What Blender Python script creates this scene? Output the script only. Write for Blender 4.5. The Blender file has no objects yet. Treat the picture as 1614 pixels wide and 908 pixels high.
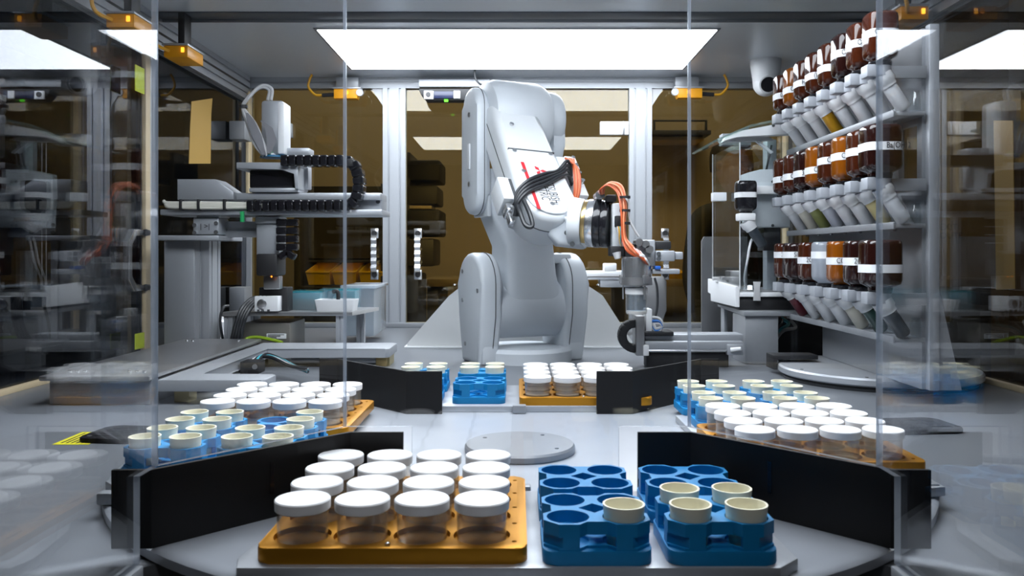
import bpy, bmesh, math, random
from mathutils import Vector, Matrix
random.seed(7)
SC = bpy.context.scene
COL = SC.collection
PI = math.pi
F, CX, CY, CZ = 1300.0, 815.0, 400.0, 0.285       # focal length in pixels, vanishing point, camera height

# ------------------------------------------------------------------ camera, world, exposure
cam_d = bpy.data.cameras.new('camera'); cam = bpy.data.objects.new('camera', cam_d); COL.objects.link(cam)
cam_d.sensor_width = 36.0; cam_d.lens = 36.0 * F / 1614.0
cam_d.shift_x = -(CX - 807.0) / 1614.0; cam_d.shift_y = -(454.0 - CY) / 1614.0
cam_d.clip_start = 0.02; cam_d.clip_end = 60
cam.location = (0, 0, CZ); cam.rotation_euler = (PI / 2, 0, 0)
cam_d.dof.use_dof = True; cam_d.dof.focus_distance = 1.9; cam_d.dof.aperture_fstop = 16.0
SC.camera = cam
w = bpy.data.worlds.new('world'); SC.world = w; w.use_nodes = True
w.node_tree.nodes['Background'].inputs[0].default_value = (0.62, 0.74, 1.0, 1)
w.node_tree.nodes['Background'].inputs[1].default_value = 0.12
SC.view_settings.view_transform = 'Standard'; SC.view_settings.look = 'None'
SC.view_settings.gamma = 1.0; SC.view_settings.use_curve_mapping = False
SC.view_settings.exposure = 0.38
SC.cycles.use_denoising = True
SC.cycles.max_bounces = 10; SC.cycles.transparent_max_bounces = 40
SC.cycles.caustics_reflective = False; SC.cycles.caustics_refractive = False
SC.cycles.sample_clamp_indirect = 4.0
LIGHT_POWER = 10.5        # emission of the two diffusers in the cell ceiling
LAB_POWER = 8.0          # emission of the unseen lamps added to light the laboratory behind the cell
FRONT_POWER = 8.0       # emission of the unseen fill lamp added on the near side

# ------------------------------------------------------------------ helpers
def at(px, py, Y):
    return Vector(((px - CX) * Y / F, Y, CZ + (CY - py) * Y / F))

def nt(name):
    m = bpy.data.materials.new(name); m.use_nodes = True
    return m, m.node_tree, m.node_tree.nodes, m.node_tree.links

def mat(name, col, rough=0.5, metal=0.0, var=0.06, scale=60.0, bump=0.0, coat=0.0, emit=None, estr=0.0, stretch=None, spec=None):
    m, t, N, L = nt(name)
    b = N['Principled BSDF']
    b.inputs['Roughness'].default_value = rough; b.inputs['Metallic'].default_value = metal
    if coat: b.inputs['Coat Weight'].default_value = coat; b.inputs['Coat Roughness'].default_value = 0.08
    if spec is not None: b.inputs['Specular IOR Level'].default_value = spec
    tc = N.new('ShaderNodeTexCoord'); no = N.new('ShaderNodeTexNoise'); no.inputs['Scale'].default_value = scale
    no.inputs['Detail'].default_value = 4
    src = tc.outputs['Object']
    if stretch:
        mp = N.new('ShaderNodeMapping'); mp.inputs['Scale'].default_value = stretch; L.new(src, mp.inputs['Vector']); src = mp.outputs['Vector']
    L.new(src, no.inputs['Vector'])
    if var:
        mx = N.new('ShaderNodeMix'); mx.data_type = 'RGBA'
        mx.inputs[6].default_value = (*[c * (1 - var) for c in col], 1); mx.inputs[7].default_value = (*[min(1, c * (1 + var)) for c in col], 1)
        L.new(no.outputs['Fac'], mx.inputs[0]); L.new(mx.outputs[2], b.inputs['Base Color'])
    else:
        b.inputs['Base Color'].default_value = (*col, 1)
    if bump:
        bp = N.new('ShaderNodeBump'); bp.inputs['Strength'].default_value = bump; bp.inputs['Distance'].default_value = 0.001
        L.new(no.outputs['Fac'], bp.inputs['Height']); L.new(bp.outputs['Normal'], b.inputs['Normal'])
    if emit:
        b.inputs['Emission Color'].default_value = (*emit, 1); b.inputs['Emission Strength'].default_value = estr
    return m

def glow(name, col, s):
    m, t, N, L = nt(name)
    N.remove(N['Principled BSDF']); e = N.new('ShaderNodeEmission')
    e.inputs[0].default_value = (*col, 1); e.inputs[1].default_value = s
    L.new(e.outputs[0], N['Material Output'].inputs[0]); return m

def clear(name, tint=(0.97, 0.985, 1.0), rough=0.0, ior=1.5, refl=1.0, haze=0.0, hazecol=(0.8, 0.85, 0.9)):
    """clear sheet: see-through with a Fresnel reflection on every face"""
    m, t, N, L = nt(name)
    N.remove(N['Principled BSDF'])
    tr = N.new('ShaderNodeBsdfTransparent'); tr.inputs[0].default_value = (*tint, 1)
    gl = N.new('ShaderNodeBsdfGlossy'); gl.inputs['Roughness'].default_value = rough; gl.inputs[0].default_value = (refl, refl, refl, 1)
    ge = N.new('ShaderNodeNewGeometry'); mr = N.new('ShaderNodeMapRange')
    mr.inputs[3].default_value = ior; mr.inputs[4].default_value = 1 / ior
    L.new(ge.outputs['Backfacing'], mr.inputs[0])
    fr = N.new('ShaderNodeFresnel'); L.new(mr.outputs[0], fr.inputs['IOR'])
    base = tr.outputs[0]
    if haze:
        df = N.new('ShaderNodeBsdfDiffuse'); df.inputs[0].default_value = (*hazecol, 1)
        tl = N.new('ShaderNodeBsdfTranslucent'); tl.inputs[0].default_value = (*hazecol, 1)
        m0 = N.new('ShaderNodeMixShader'); m0.inputs[0].default_value = 0.5
        L.new(df.outputs[0], m0.inputs[1]); L.new(tl.outputs[0], m0.inputs[2])
        m1 = N.new('ShaderNodeMixShader')
        m1.inputs[0].default_value = haze
        L.new(tr.outputs[0], m1.inputs[1]); L.new(m0.outputs[0], m1.inputs[2]); base = m1.outputs[0]
    m2 = N.new('ShaderNodeMixShader'); L.new(fr.outputs[0], m2.inputs[0]); L.new(base, m2.inputs[1]); L.new(gl.outputs[0], m2.inputs[2])
    L.new(m2.outputs[0], N['Material Output'].inputs[0]); return m

class MB:
    """collects shapes; build() links them as ONE mesh object"""
    def __init__(s): s.bm = bmesh.new()
    def _add(s, t, M=None, mi=0):
        if M is not None: bmesh.ops.transform(t, matrix=M, verts=t.verts)
        for f in t.faces: f.material_index = mi
        bmesh.ops.recalc_face_normals(t, faces=t.faces)
        me = bpy.data.meshes.new('tmp'); t.to_mesh(me); t.free(); s.bm.from_mesh(me); bpy.data.meshes.remove(me); return s
    def box(s, x0, x1, y0, y1, z0, z1, bev=0.0, M=None, seg=2, mi=0):
        t = bmesh.new(); bmesh.ops.create_cube(t, size=1)
        for v in t.verts:
            v.co = Vector(((x0 + x1) / 2 + v.co.x * (x1 - x0), (y0 + y1) / 2 + v.co.y * (y1 - y0), (z0 + z1) / 2 + v.co.z * (z1 - z0)))
        if bev > 0:
            b = min(bev, 0.49 * min(abs(x1 - x0), abs(y1 - y0), abs(z1 - z0)))
            bmesh.ops.bevel(t, geom=t.edges[:], offset=b, segments=seg, profile=0.5, affect='EDGES')
        return s._add(t, M, mi)
    def pbox(s, px0, py0, px1, py1, Y0, Y1, bev=0.003):
        """front face given in picture pixels at its own distance Y0, reaching back to Y1"""
        a, b = at(px0, py1, Y0), at(px1, py0, Y0)
        return s.box(a.x, b.x, Y0, Y1, a.z, b.z, bev)
    def cyl(s, p0, p1, r0, r1=None, n=24, bev=0.0, mi=0):
        p0, p1 = Vector(p0), Vector(p1); r1 = r0 if r1 is None else r1
        d = p1 - p0; h = d.length
        prof = [(0, 0), (r0, 0), (r1, h), (0, h)]
        if bev: prof = [(0, 0), (r0 - bev, 0), (r0 - .3 * bev, .3 * bev), (r0, bev), (r1, h - bev), (r1 - .3 * bev, h - .3 * bev), (r1 - bev, h), (0, h)]
        return s.lathe(prof, n, M=Matrix.Translation(p0) @ d.to_track_quat('Z', 'Y').to_matrix().to_4x4(), mi=mi)
    def lathe(s, prof, n=24, M=None, mi=0, loc=None):
        t = bmesh.new(); rings = []
        for r, z in prof:
            if r < 1e-6: rings.append([t.verts.new((0, 0, z))])
            else: rings.append([t.verts.new((r * math.cos(2 * PI * k / n), r * math.sin(2 * PI * k / n), z)) for k in range(n)])
        for a, b in zip(rings, rings[1:]):
            for k in range(n):
                k2 = (k + 1) % n
                if len(a) == 1 and len(b) == 1: continue
                if len(a) == 1: t.faces.new((a[0], b[k], b[k2]))
                elif len(b) == 1: t.faces.new((a[k], b[0], a[k2]))
                else: t.faces.new((a[k], b[k], b[k2], a[k2]))
        if loc is not None: M = Matrix.Translation(loc)
        return s._add(t, M, mi)
    def prism(s, poly, h0, h1, M=None, bev=0.0, seg=2, mi=0):
        t = bmesh.new()
        a = [t.verts.new((x, y, h0)) for x, y in poly]; b = [t.verts.new((x, y, h1)) for x, y in poly]
        n = len(poly); t.faces.new(a[::-1]); t.faces.new(b)
        for k in range(n): t.faces.new((a[k], a[(k + 1) % n], b[(k + 1) % n], b[k]))
        if bev:
            ed = [e for e in t.edges if abs(e.verts[0].co.z - e.verts[1].co.z) < 1e-7]
            bmesh.ops.bevel(t, geom=ed, offset=bev, segments=seg, profile=0.5, affect='EDGES')
        return s._add(t, M, mi)
    def loft(s, loops, M=None, mi=0, cap=True):
        t = bmesh.new(); R = [[t.verts.new(p) for p in l] for l in loops]; n = len(loops[0])
        for a, b in zip(R, R[1:]):
            for k in range(n): t.faces.new((a[k], a[(k + 1) % n], b[(k + 1) % n], b[k]))
        if cap: t.faces.new(R[0][::-1]); t.faces.new(R[-1])
        return s._add(t, M, mi)
    def tube(s, pts, r, n=8, sub=6, mi=0):
        P = [Vector(p) for p in pts]
        if len(P) > 2 and sub > 1:
            Q = []; E = [P[0] * 2 - P[1]] + P + [P[-1] * 2 - P[-2]]
            for i in range(1, len(E) - 2):
                a, b, c, d = E[i - 1:i + 3]
                for k in range(sub):
                    u = k / sub
                    Q.append(0.5 * ((2 * b) + (c - a) * u + (2 * a - 5 * b + 4 * c - d) * u * u + (3 * b - a - 3 * c + d) * u ** 3))
            P = Q + [P[-1]]
        loops = []; up = Vector((0, 0, 1))
        for i, p in enumerate(P):
            d = (P[min(i + 1, len(P) - 1)] - P[max(i - 1, 0)]).normalized()
            if abs(d.dot(up)) > 0.98: up = Vector((0.3, 1, 0)).normalized()
            x = d.cross(up).normalized(); y = x.cross(d).normalized(); up = y
            loops.append([p + r * (x * math.cos(2 * PI * k / n) + y * math.sin(2 * PI * k / n)) for k in range(n)])
        return s.loft(loops, mi=mi)
    def mesh(s, name, mats, ang=38):
        me = bpy.data.meshes.new(name); s.bm.to_mesh(me); s.bm.free()
        for m in (mats if isinstance(mats, (list, tuple)) else [mats]): me.materials.append(m)
        for p in me.polygons: p.use_smooth = True
        me.set_sharp_from_angle(angle=math.radians(ang)); return me
    def build(s, name, mats, parent=None, world=False, ang=38):
        o = bpy.data.objects.new(name, s.mesh(name, mats, ang)); COL.objects.link(o)
        if parent is not None:
            o.parent = parent
            if world: o.matrix_parent_inverse = wm(parent).inverted()
        return o

def wm(o):
    m = Matrix.LocRotScale(o.location, o.rotation_euler, o.scale)
    return (wm(o.parent) @ o.matrix_parent_inverse @ m) if o.parent else m

def tag(o, label, cat, group=None, kind=None):
    o['label'] = label
    if cat: o['category'] = cat
    if group: o['group'] = group
    if kind: o['kind'] = kind
    return o
def thing(name, label, cat, loc=(0, 0, 0), rotz=0, group=None, kind=None):
    o = bpy.data.objects.new(name, None); COL.objects.link(o); o.location = loc; o.rotation_euler = (0, 0, rotz)
    o.empty_display_size = 0.02
    return tag(o, label, cat, group, kind)
def struct(o): o['kind'] = 'structure'; return o
def dup(root, loc, label, rotz=None, parent=None):
    r = root.copy(); COL.objects.link(r); r.location = loc
    if rotz is not None: r.rotation_euler = (0, 0, rotz)
    if label: r['label'] = label
    def rec(o, n):
        for ch in o.children:
            c = ch.copy(); COL.objects.link(c); c.parent = n; c.matrix_parent_inverse = ch.matrix_parent_inverse.copy(); rec(ch, c)
    rec(root, r); return r
def put(me, name, parent, loc=(0, 0, 0), rot=(0, 0, 0)):
    o = bpy.data.objects.new(name, me); COL.objects.link(o); o.parent = parent; o.location = loc; o.rotation_euler = rot; return o
def boolean(me, cutter_mb):
    """cut the collected shapes out of a mesh"""
    a = bpy.data.objects.new('a', me); b = bpy.data.objects.new('b', cutter_mb.mesh('c', []))
    COL.objects.link(a); COL.objects.link(b)
    md = a.modifiers.new('x', 'BOOLEAN'); md.operation = 'DIFFERENCE'; md.object = b; md.solver = 'EXACT'
    md.use_self = True
    dg = bpy.context.evaluated_depsgraph_get(); out = bpy.data.meshes.new_from_object(a.evaluated_get(dg))
    bpy.data.objects.remove(a); bpy.data.objects.remove(b)
    for p in out.polygons: p.use_smooth = True
    out.set_sharp_from_angle(angle=math.radians(38)); return out
def text(name, s, size, M, m, parent=None, align='CENTER', thick=0.0002, squeeze=1.0):
    c = bpy.data.curves.new(name, 'FONT'); c.body = s; c.size = size; c.extrude = thick; c.align_x = align; c.align_y = 'CENTER'; c.resolution_u = 3
    o = bpy.data.objects.new(name, c); COL.objects.link(o)
    dg = bpy.context.evaluated_depsgraph_get(); me = bpy.data.meshes.new_from_object(o.evaluated_get(dg))
    bpy.data.objects.remove(o); bpy.data.curves.remove(c)
    me.transform(Matrix.Diagonal((squeeze, 1, 1, 1))); me.transform(M); me.materials.clear(); me.materials.append(m)
    o = bpy.data.objects.new(name, me); COL.objects.link(o)
    if parent is not None: o.parent = parent
    return o
def frame(o, x, y):
    x = Vector(x).normalized(); y = Vector(y); z = x.cross(y).normalized(); y = z.cross(x)
    m = Matrix.Identity(4)
    for i in range(3): m[i][0], m[i][1], m[i][2], m[i][3] = x[i], y[i], z[i], o[i]
    return m
def rrect(hx, hy, r, n=5, cx=0, cy=0):
    out = []
    for k, (sx, sy) in enumerate(((1, 1), (-1, 1), (-1, -1), (1, -1))):
        for i in range(n + 1):
            a = PI / 2 * (k + i / n); out.append((cx + sx * (hx - r) + r * math.cos(a), cy + sy * (hy - r) + r * math.sin(a)))
    return out
def sel(hx, hy, e=4, n=32):
    out = []
    for k in range(n):
        a = 2 * PI * k / n; c, s_ = math.cos(a), math.sin(a)
        out.append((hx * math.copysign(abs(c) ** (2 / e), c), hy * math.copysign(abs(s_) ** (2 / e), s_)))
    return out
def stadium(hx, z0, z1, n=12):
    return [(hx * math.cos(PI * k / n), z1 - hx + hx * math.sin(PI * k / n)) for k in range(n + 1)] + [(-hx * math.cos(PI * k / n), z0 + hx - hx * math.sin(PI * k / n)) for k in range(n + 1)]
MX = Matrix(((0, 0, 1, 0), (1, 0, 0, 0), (0, 1, 0, 0), (0, 0, 0, 1)))   # polygon (a,b) -> (y,z), extruded along x
MY = Matrix(((1, 0, 0, 0), (0, 0, 1, 0), (0, 1, 0, 0), (0, 0, 0, 1)))   # polygon (a,b) -> (x,z), extruded along y
def slotted(w_, h, nx, ny, s=0.008, d=0.007):
    """outline of an aluminium extrusion w x h with nx slots on each long side, ny on each short side"""
    P = []
    def side(n, L):
        out = [0.0]
        for k in range(n):
            c = L * (k + .5) / n; out += [(c - s / 2, 0), (c - s / 2, 1), (c + s / 2, 1), (c + s / 2, 0)]
        return out[1:]
    P.append((0, 0))
    for c, k in side(nx, w_): P.append((c, d * k))
    P.append((w_, 0))
    for c, k in side(ny, h): P.append((w_ - d * k, c))
    P.append((w_, h))
    for c, k in side(nx, w_): P.append((w_ - c, h - d * k))
    P.append((0, h))
    for c, k in side(ny, h): P.append((d * k, h - c))
    return [(x - w_ / 2, y - h / 2) for x, y in P]
ORD = ['first', 'second', 'third', 'fourth', 'fifth', 'sixth', 'seventh', 'eighth', 'ninth']

# ------------------------------------------------------------------ materials
ALU = mat('anodised_aluminium', (0.47, 0.49, 0.525), 0.42, 0.5, 0.05, 200)
ALU_D = mat('dull_aluminium', (0.36, 0.375, 0.40), 0.45, 0.5, 0.06, 150)
STEEL = mat('brushed_steel', (0.42, 0.42, 0.43), 0.34, 0.85, 0.12, 30, stretch=(40, 1, 1))
DECKM = mat('grey_deck_plate', (0.20, 0.213, 0.235), 0.32, 0.3, 0.07, 12)
TURN = mat('turntable_plate', (0.40, 0.425, 0.47), 0.30, 0.30, 0.05, 15)
CEILM = mat('ceiling_sheet', (0.80, 0.835, 0.89), 0.32, 0.2, 0.06, 8)
DARKB = mat('dark_band', (0.10, 0.11, 0.125), 0.4, 0.3)
WHITE = mat('white_plastic', (0.86, 0.87, 0.89), 0.38, 0, 0.02)
LIDM = mat('lid_plastic', (0.90, 0.90, 0.91), 0.45, 0, 0.02)
ROBOT = mat('robot_paint', (0.60, 0.635, 0.675), 0.40, 0, 0.03, 90, bump=0.05)
ROBOT2 = mat('robot_paint_light', (0.72, 0.745, 0.77), 0.36, 0, 0.02, 90)
SEAMM = mat('seam_dark', (0.06, 0.065, 0.07), 0.5)
HOUSE = mat('housing_white', (0.70, 0.705, 0.70), 0.5, 0, 0.03)
BLACK = mat('matt_black', (0.012, 0.012, 0.014), 0.55, 0, 0.1)
BLKG = mat('gloss_black', (0.012, 0.012, 0.015), 0.15, 0, 0.1)
DIVID = mat('black_divider_board', (0.012, 0.0115, 0.012), 0.5, 0, 0.15, 40, bump=0.08, spec=0.25)
RUBBER = mat('black_cable', (0.02, 0.022, 0.026), 0.4)
GOLD = mat('gold_anodised', (0.54, 0.24, 0.014), 0.45, 0.7, 0.06, 80)
BLUE = mat('blue_print', (0.001, 0.215, 0.50), 0.5, 0, 0.08, 120, bump=0.12)
CREAM = mat('cream_ceramic', (0.93, 0.88, 0.69), 0.5, 0, 0.03)
RED = mat('red_print', (0.62, 0.02, 0.03), 0.5, 0, 0)
INK = mat('dark_print', (0.02, 0.02, 0.025), 0.6, 0, 0)
YEL = mat('yellow_sensor', (0.85, 0.36, 0.01), 0.4, 0, 0.05)
YCAB = mat('yellow_cable', (0.80, 0.40, 0.02), 0.45)
YLAB = mat('yellow_label', (0.75, 0.68, 0.02), 0.5, 0, 0.03)
NOTE = mat('lime_note', (0.52, 0.62, 0.02), 0.6, 0, 0.03)
BINM = mat('yellow_bin', (0.95, 0.62, 0.015), 0.4, 0, 0.08)
COPPER = mat('orange_wire', (0.55, 0.10, 0.03), 0.4)
ORANGE = mat('salmon_wire', (0.75, 0.25, 0.12), 0.4)
GREYW = mat('grey_wire', (0.55, 0.55, 0.56), 0.45)
TEAL = mat('teal_tips', (0.08, 0.42, 0.50), 0.4)
WOOD = mat('cream_board_edge', (0.62, 0.50, 0.32), 0.6, 0, 0.08, 20)
GOLDR = mat('brass_ring', (0.55, 0.40, 0.18), 0.28, 0.9)
HUBM = mat('hub_metal', (0.30, 0.31, 0.33), 0.38, 0.45, 0.05, 60)
MATM = mat('mat_rubber', (0.006, 0.006, 0.008), 0.6, 0, 0.2, spec=0.12)
CHROME = mat('bright_metal', (0.70, 0.71, 0.73), 0.22, 0.9, 0.03)
GREEN = glow('green_led', (0.15, 1.0, 0.05), 2.5)
AMBLED = glow('amber_led', (1.0, 0.42, 0.03), 2.0)
ORLED = glow('orange_led', (1.0, 0.25, 0.02), 3.0)
PANE = clear('guard_sheet', (0.955, 0.965, 0.975))
PEDGE = clear('guard_edge', (0.62, 0.66, 0.72), 0.25, haze=0.45, hazecol=(0.55, 0.6, 0.68))
TINT = clear('amber_tinted_sheet', (0.86, 0.77, 0.55))
SMOKE = clear('smoked_sheet', (0.22, 0.27, 0.37))
BRONZE = clear('bronze_sheet', (0.62, 0.55, 0.44))
CLIP = mat('grey_clip', (0.38, 0.40, 0.44), 0.4, 0.1)
JARM = clear('jar_plastic', (0.95, 0.94, 0.92), 0.1, haze=0.07, hazecol=(0.85, 0.83, 0.80))
GLASS = clear('thin_glass', (0.93, 0.95, 0.96))
AMBER = [mat('amber_glass_dark', (0.018, 0.005, 0.004), 0.08, 0, 0.3, 30), mat('amber_glass_mid', (0.05, 0.011, 0.004), 0.08, 0, 0.3, 30),
         mat('amber_glass_light', (0.22, 0.060, 0.004), 0.08, 0, 0.25, 30)]
WGLASS = clear('frosted_bottle', (0.8, 0.83, 0.88), 0.15, haze=0.5, hazecol=(0.75, 0.8, 0.88))
LIGHTM = glow('diffuser', (0.90, 0.95, 1.0), LIGHT_POWER)
LABL = glow('added_lamp', (0.95, 0.97, 1.0), LAB_POWER)
FRNT = glow('front_fill', (0.97, 0.98, 1.0), FRONT_POWER)

# ------------------------------------------------------------------ the laboratory outside the cell
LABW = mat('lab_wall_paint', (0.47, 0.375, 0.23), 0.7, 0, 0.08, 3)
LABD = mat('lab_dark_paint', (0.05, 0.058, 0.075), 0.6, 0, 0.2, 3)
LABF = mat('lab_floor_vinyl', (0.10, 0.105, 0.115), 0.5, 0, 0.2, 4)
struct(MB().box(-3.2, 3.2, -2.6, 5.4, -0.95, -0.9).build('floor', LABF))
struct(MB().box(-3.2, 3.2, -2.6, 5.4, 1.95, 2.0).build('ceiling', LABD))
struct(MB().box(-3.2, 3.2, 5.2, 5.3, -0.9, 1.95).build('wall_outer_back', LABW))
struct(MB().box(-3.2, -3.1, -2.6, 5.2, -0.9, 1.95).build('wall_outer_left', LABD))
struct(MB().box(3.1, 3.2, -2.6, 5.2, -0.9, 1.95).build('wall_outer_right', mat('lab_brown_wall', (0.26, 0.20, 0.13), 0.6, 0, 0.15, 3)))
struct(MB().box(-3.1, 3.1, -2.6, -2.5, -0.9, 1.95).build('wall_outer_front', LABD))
for k, (x, y, lab) in enumerate(((-0.9, 4.25, 'unseen lamp added to light the lab above the yellow bins'), (0.9, 4.25, 'unseen lamp added to light the lab above the black monitor'),
                                 (0.0, -.35, 'unseen fill lamp added on the near side of the cell'))):
    t = thing('added_lamp', lab, 'lamp', (x, y, 1.93), group='lamps added outside the cell')  # unseen lamps added to light the rear lab and fill the front
    MB().box(-.62, .62, -.17, .17, -.03, .02, .004).build('lamp_frame', WHITE, t)
    MB().box(-.58, .58, -.14, .14, -.034, -.03).build('diffuser', FRNT if y < 0 else LABL, t)

# ------------------------------------------------------------------ cell shell
DZ = -0.014                                  # deck level
BY = 3.36                                    # back door plane
poly = [(-1.14, .1), (-.37, .1), (-.37, .77), (-.215, .945), (.215, .945), (.37, .77), (.37, .1), (1.14, .1), (1.14, 3.42), (-1.14, 3.42)]
deck = MB().prism(poly, DZ - .03, DZ).build('machine_deck', DECKM)
tag(deck, 'flat grey metal deck that carries the robot and all the instruments', 'table')
cpoly = [(-1.16, .1), (-.40, .1), (-.40, .76), (-.23, .93), (.23, .93), (.40, .76), (.40, .1), (1.16, .1), (1.16, 3.44), (-1.16, 3.44)]
struct(MB().prism(cpoly, 1.0, 1.03).build('ceiling', CEILM))
t = thing('trim_1', 'dark channel across the cell ceiling in front of the lamp', None, (0, 2.47, 1.0), kind='structure')
MB().box(-1.14, 1.14, -.035, .035, -.004, 0, .001).build('channel_strip', DARKB, t)
MB().box(-1.14, 1.14, .035, .04, -.012, 0, .001).build('channel_lip', ALU_D, t)
def ceiling_light(y0, y1, label):
    t = thing('ceiling_light', label, 'lamp', (0, (y0 + y1) / 2, 1.0), group='lamps of the cell ceiling')
    h = (y1 - y0) / 2
    MB().box(-.645, .645, -h - .01, h + .01, -.004, 0, .001).build('lamp_frame', ALU_D, t)
    MB().box(-.635, .635, -h, h, -.006, -.004).build('diffuser', LIGHTM, t)
ceiling_light(2.62, 3.17, 'bright white rectangular lamp panel in the ceiling above the robot')
ceiling_light(1.09, 1.69, 'white lamp panel in the ceiling above the turntable')

def post(x, y, z0, z1, w_, h, nx, ny): return MB().prism(slotted(w_, h, nx, ny), z0, z1, Matrix.Translation((x, y, 0)))
wb = thing('wall_back', 'aluminium profile frame of the back wall behind the robot', None, (0, BY, DZ), kind='structure')
for x in (-.4975, .5): post(x, BY, DZ, .955, .092, .045, 2, 1).build('post', ALU, wb, world=True)
for x in (-1.1, 1.1): post(x, BY, DZ, 1.0, .045, .045, 1, 1).build('corner_post', ALU, wb, world=True)
MB().prism(slotted(.045, .045, 1, 1), -1.12, 1.12, Matrix.Translation((0, BY, .9775)) @ MX).build('top_beam', ALU, wb, world=True)
MB().box(-1.08, 1.08, BY - .03, BY + .02, DZ, DZ + .02, .002).build('bottom_beam', ALU_D, wb, world=True)
for x, s in ((-.545, -1), (.548, 1), (-.45, 1), (.452, -1)):
    if s * x > 0: MB().prism([(x, .955), (x + s * .045, .955), (x, .885)], BY - .012, BY - .006, MY).build('corner_gusset', WHITE, wb, world=True)
def pull_handle(parent, x, y, z0, z1, axis='y'):
    """wavy grip pull with a screw at each end, standing off a door along -y (or +x)"""
    m = MB(); n = 6; W = .011
    zs = [z0 + (z1 - z0) * k / 24 for k in range(25)]
    loops = []
    for k, z in enumerate(zs):
        u = k / 24; off = .034 * min(1, math.sin(PI * u) * 3.2) + (.004 * math.cos(u * 2 * PI * 6) if .15 < u < .85 else 0)
        if axis == 'y': loops.append([(x - W, y - off, z), (x + W, y - off, z), (x + W, y - off + .01, z), (x - W, y - off + .01, z)])
        else: loops.append([(x + off, y - W, z), (x + off, y + W, z), (x + off - .01, y + W, z), (x + off - .01, y - W, z)])
    m.loft(loops)
    h = m.build('handle', CHROME, parent, world=True)
    for z in (z0, z1):
        if axis == 'y':
            MB().box(x - .016, x + .016, y - .012, y, z - .02, z + .02, .002).build('handle_foot', CHROME, h, world=True)
            MB().cyl((x, y - .012, z), (x, y - .016, z), .011, n=16).build('screw', BLACK, h, world=True)
        else:
            MB().box(x, x + .012, y - .018, y + .018, z - .022, z + .022, .002).build('handle_foot', CHROME, h, world=True)
            MB().cyl((x + .012, y, z), (x + .017, y, z), .012, n=16).build('screw', BLACK, h, world=True)
for k, (x0, x1, hx, lab) in enumerate(((-1.078, -.545, -.578, 'tinted door behind the pipetting stage'), (-.45, .452, -.402, 'tinted door behind the robot'), (.548, 1.078, .600, 'tinted door behind the balance'))):
    d = thing('door_%d' % (k + 1), 'amber ' + lab, None, ((x0 + x1) / 2, BY, DZ), kind='structure')
    MB().box(x0, x1, BY - .004, BY + .002, DZ + .02, .955).build('pane', TINT, d, world=True)
    pull_handle(d, hx, BY - .006, .285 - 33 * BY / F, .285 + 32 * BY / F)
MB().box(.336, .452, BY - .03, BY - .005, .285 + 186 * BY / F, .285 + 207 * BY / F, .003).build('door_lock', WHITE, bpy.data.objects['door_2'], world=True)
MB().box(.426, .434, BY - .033, BY - .005, .285 + 186 * BY / F, .285 + 207 * BY / F, .001).build('lock_slide', STEEL, bpy.data.objects['door_2'], world=True)
MB().box(-.95, -.91, BY - .03, BY - .005, .285 + 182 * BY / F, .285 + 204 * BY / F, .003).build('door_lock', ALU, bpy.data.objects['door_1'], world=True)

for s, nm in ((-1, 'wall_left'), (1, 'wall_right')):
    W = thing(nm, 'smoked clear side wall in an aluminium frame behind the gantry' if s < 0 else 'bronze clear side wall in an aluminium frame behind the bottle tower', None, (s * 1.1, 1.7, DZ), kind='structure')
    MB().prism(slotted(.045, .045, 1, 1), -.3, BY - .03, Matrix.Translation((s * 1.1, 0, .9775)) @ MY).build('top_rail', ALU, W, world=True)
    MB().prism(slotted(.03, .045, 1, 1), -.3, BY - .03, Matrix.Translation((s * 1.082, 0, .918)) @ MY).build('lower_rail', ALU_D, W, world=True)
    post(s * 1.1, 2.43, DZ, .955, .05, .05, 1, 1).build('post', ALU, W, world=True)
    MB().box(s * 1.1 - .004, s * 1.1 + .004, 2.475, BY - .03, DZ, .9).build('pane', SMOKE if s < 0 else BRONZE, W, world=True)
    p = MB().box(s * 1.1 - .004, s * 1.1 + .004,   .12, 2.40, DZ, .9).build('pane', SMOKE if s < 0 else BRONZE, W, world=True)
    MB().box(s * 1.075 - .006, s * 1.075 + .006, 2.375, 2.405, DZ, .9, .001).build('edge_strip', WOOD, W, world=True)
    MB().box(s * 1.07 - .006, s * 1.07 + .006, BY - .09, BY - .05, .45 if s < 0 else DZ, .93, .001).build('edge_strip', WOOD, W, world=True)
    MB().box(s * 1.088 - .008, s * 1.088 + .008, .14, 2.37, DZ, DZ + .012, .001).build('edge_strip', WOOD, W, world=True)
    if s < 0:
        z0, z1 = CZ - 58 * 2.36 / F, CZ + 38 * 2.36 / F
        pp = [(2.385, z1), (2.31, z1), (2.275, z1 - .035), (2.275, z0 + .035), (2.31, z0), (2.385, z0)]; pin = [(2.385, z1 - .016), (2.318, z1 - .016), (2.292, z1 - .042), (2.292, z0 + .042), (2.318, z0 + .016), (2.385, z0 + .016)]
        hdl = MB().prism(pp + pin[::-1], -1.088, -1.070, MX, bev=.002).build('handle', CHROME, W, world=True)
        for z in (z0 + .008, z1 - .008): MB().cyl((-1.079, 2.386, z), (-1.079, 2.40, z), .013, n=16).cyl((-1.07, 2.37, z), (-1.064, 2.37, z), .010, n=14).build('screw', BLACK, hdl, world=True)
        a = at(383, 216, 3.2); MB().box(-1.09, -1.03, 3.12, 3.2, a.z - .02, a.z + .05, .003).build('door_lock', ALU_D, W, world=True)
        a = at(383, 480, 3.2); MB().box(-1.09, -1.03, 3.12, 3.2, a.z - .02, a.z + .07, .003).build('door_lock', ALU_D, W, world=True)

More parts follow.
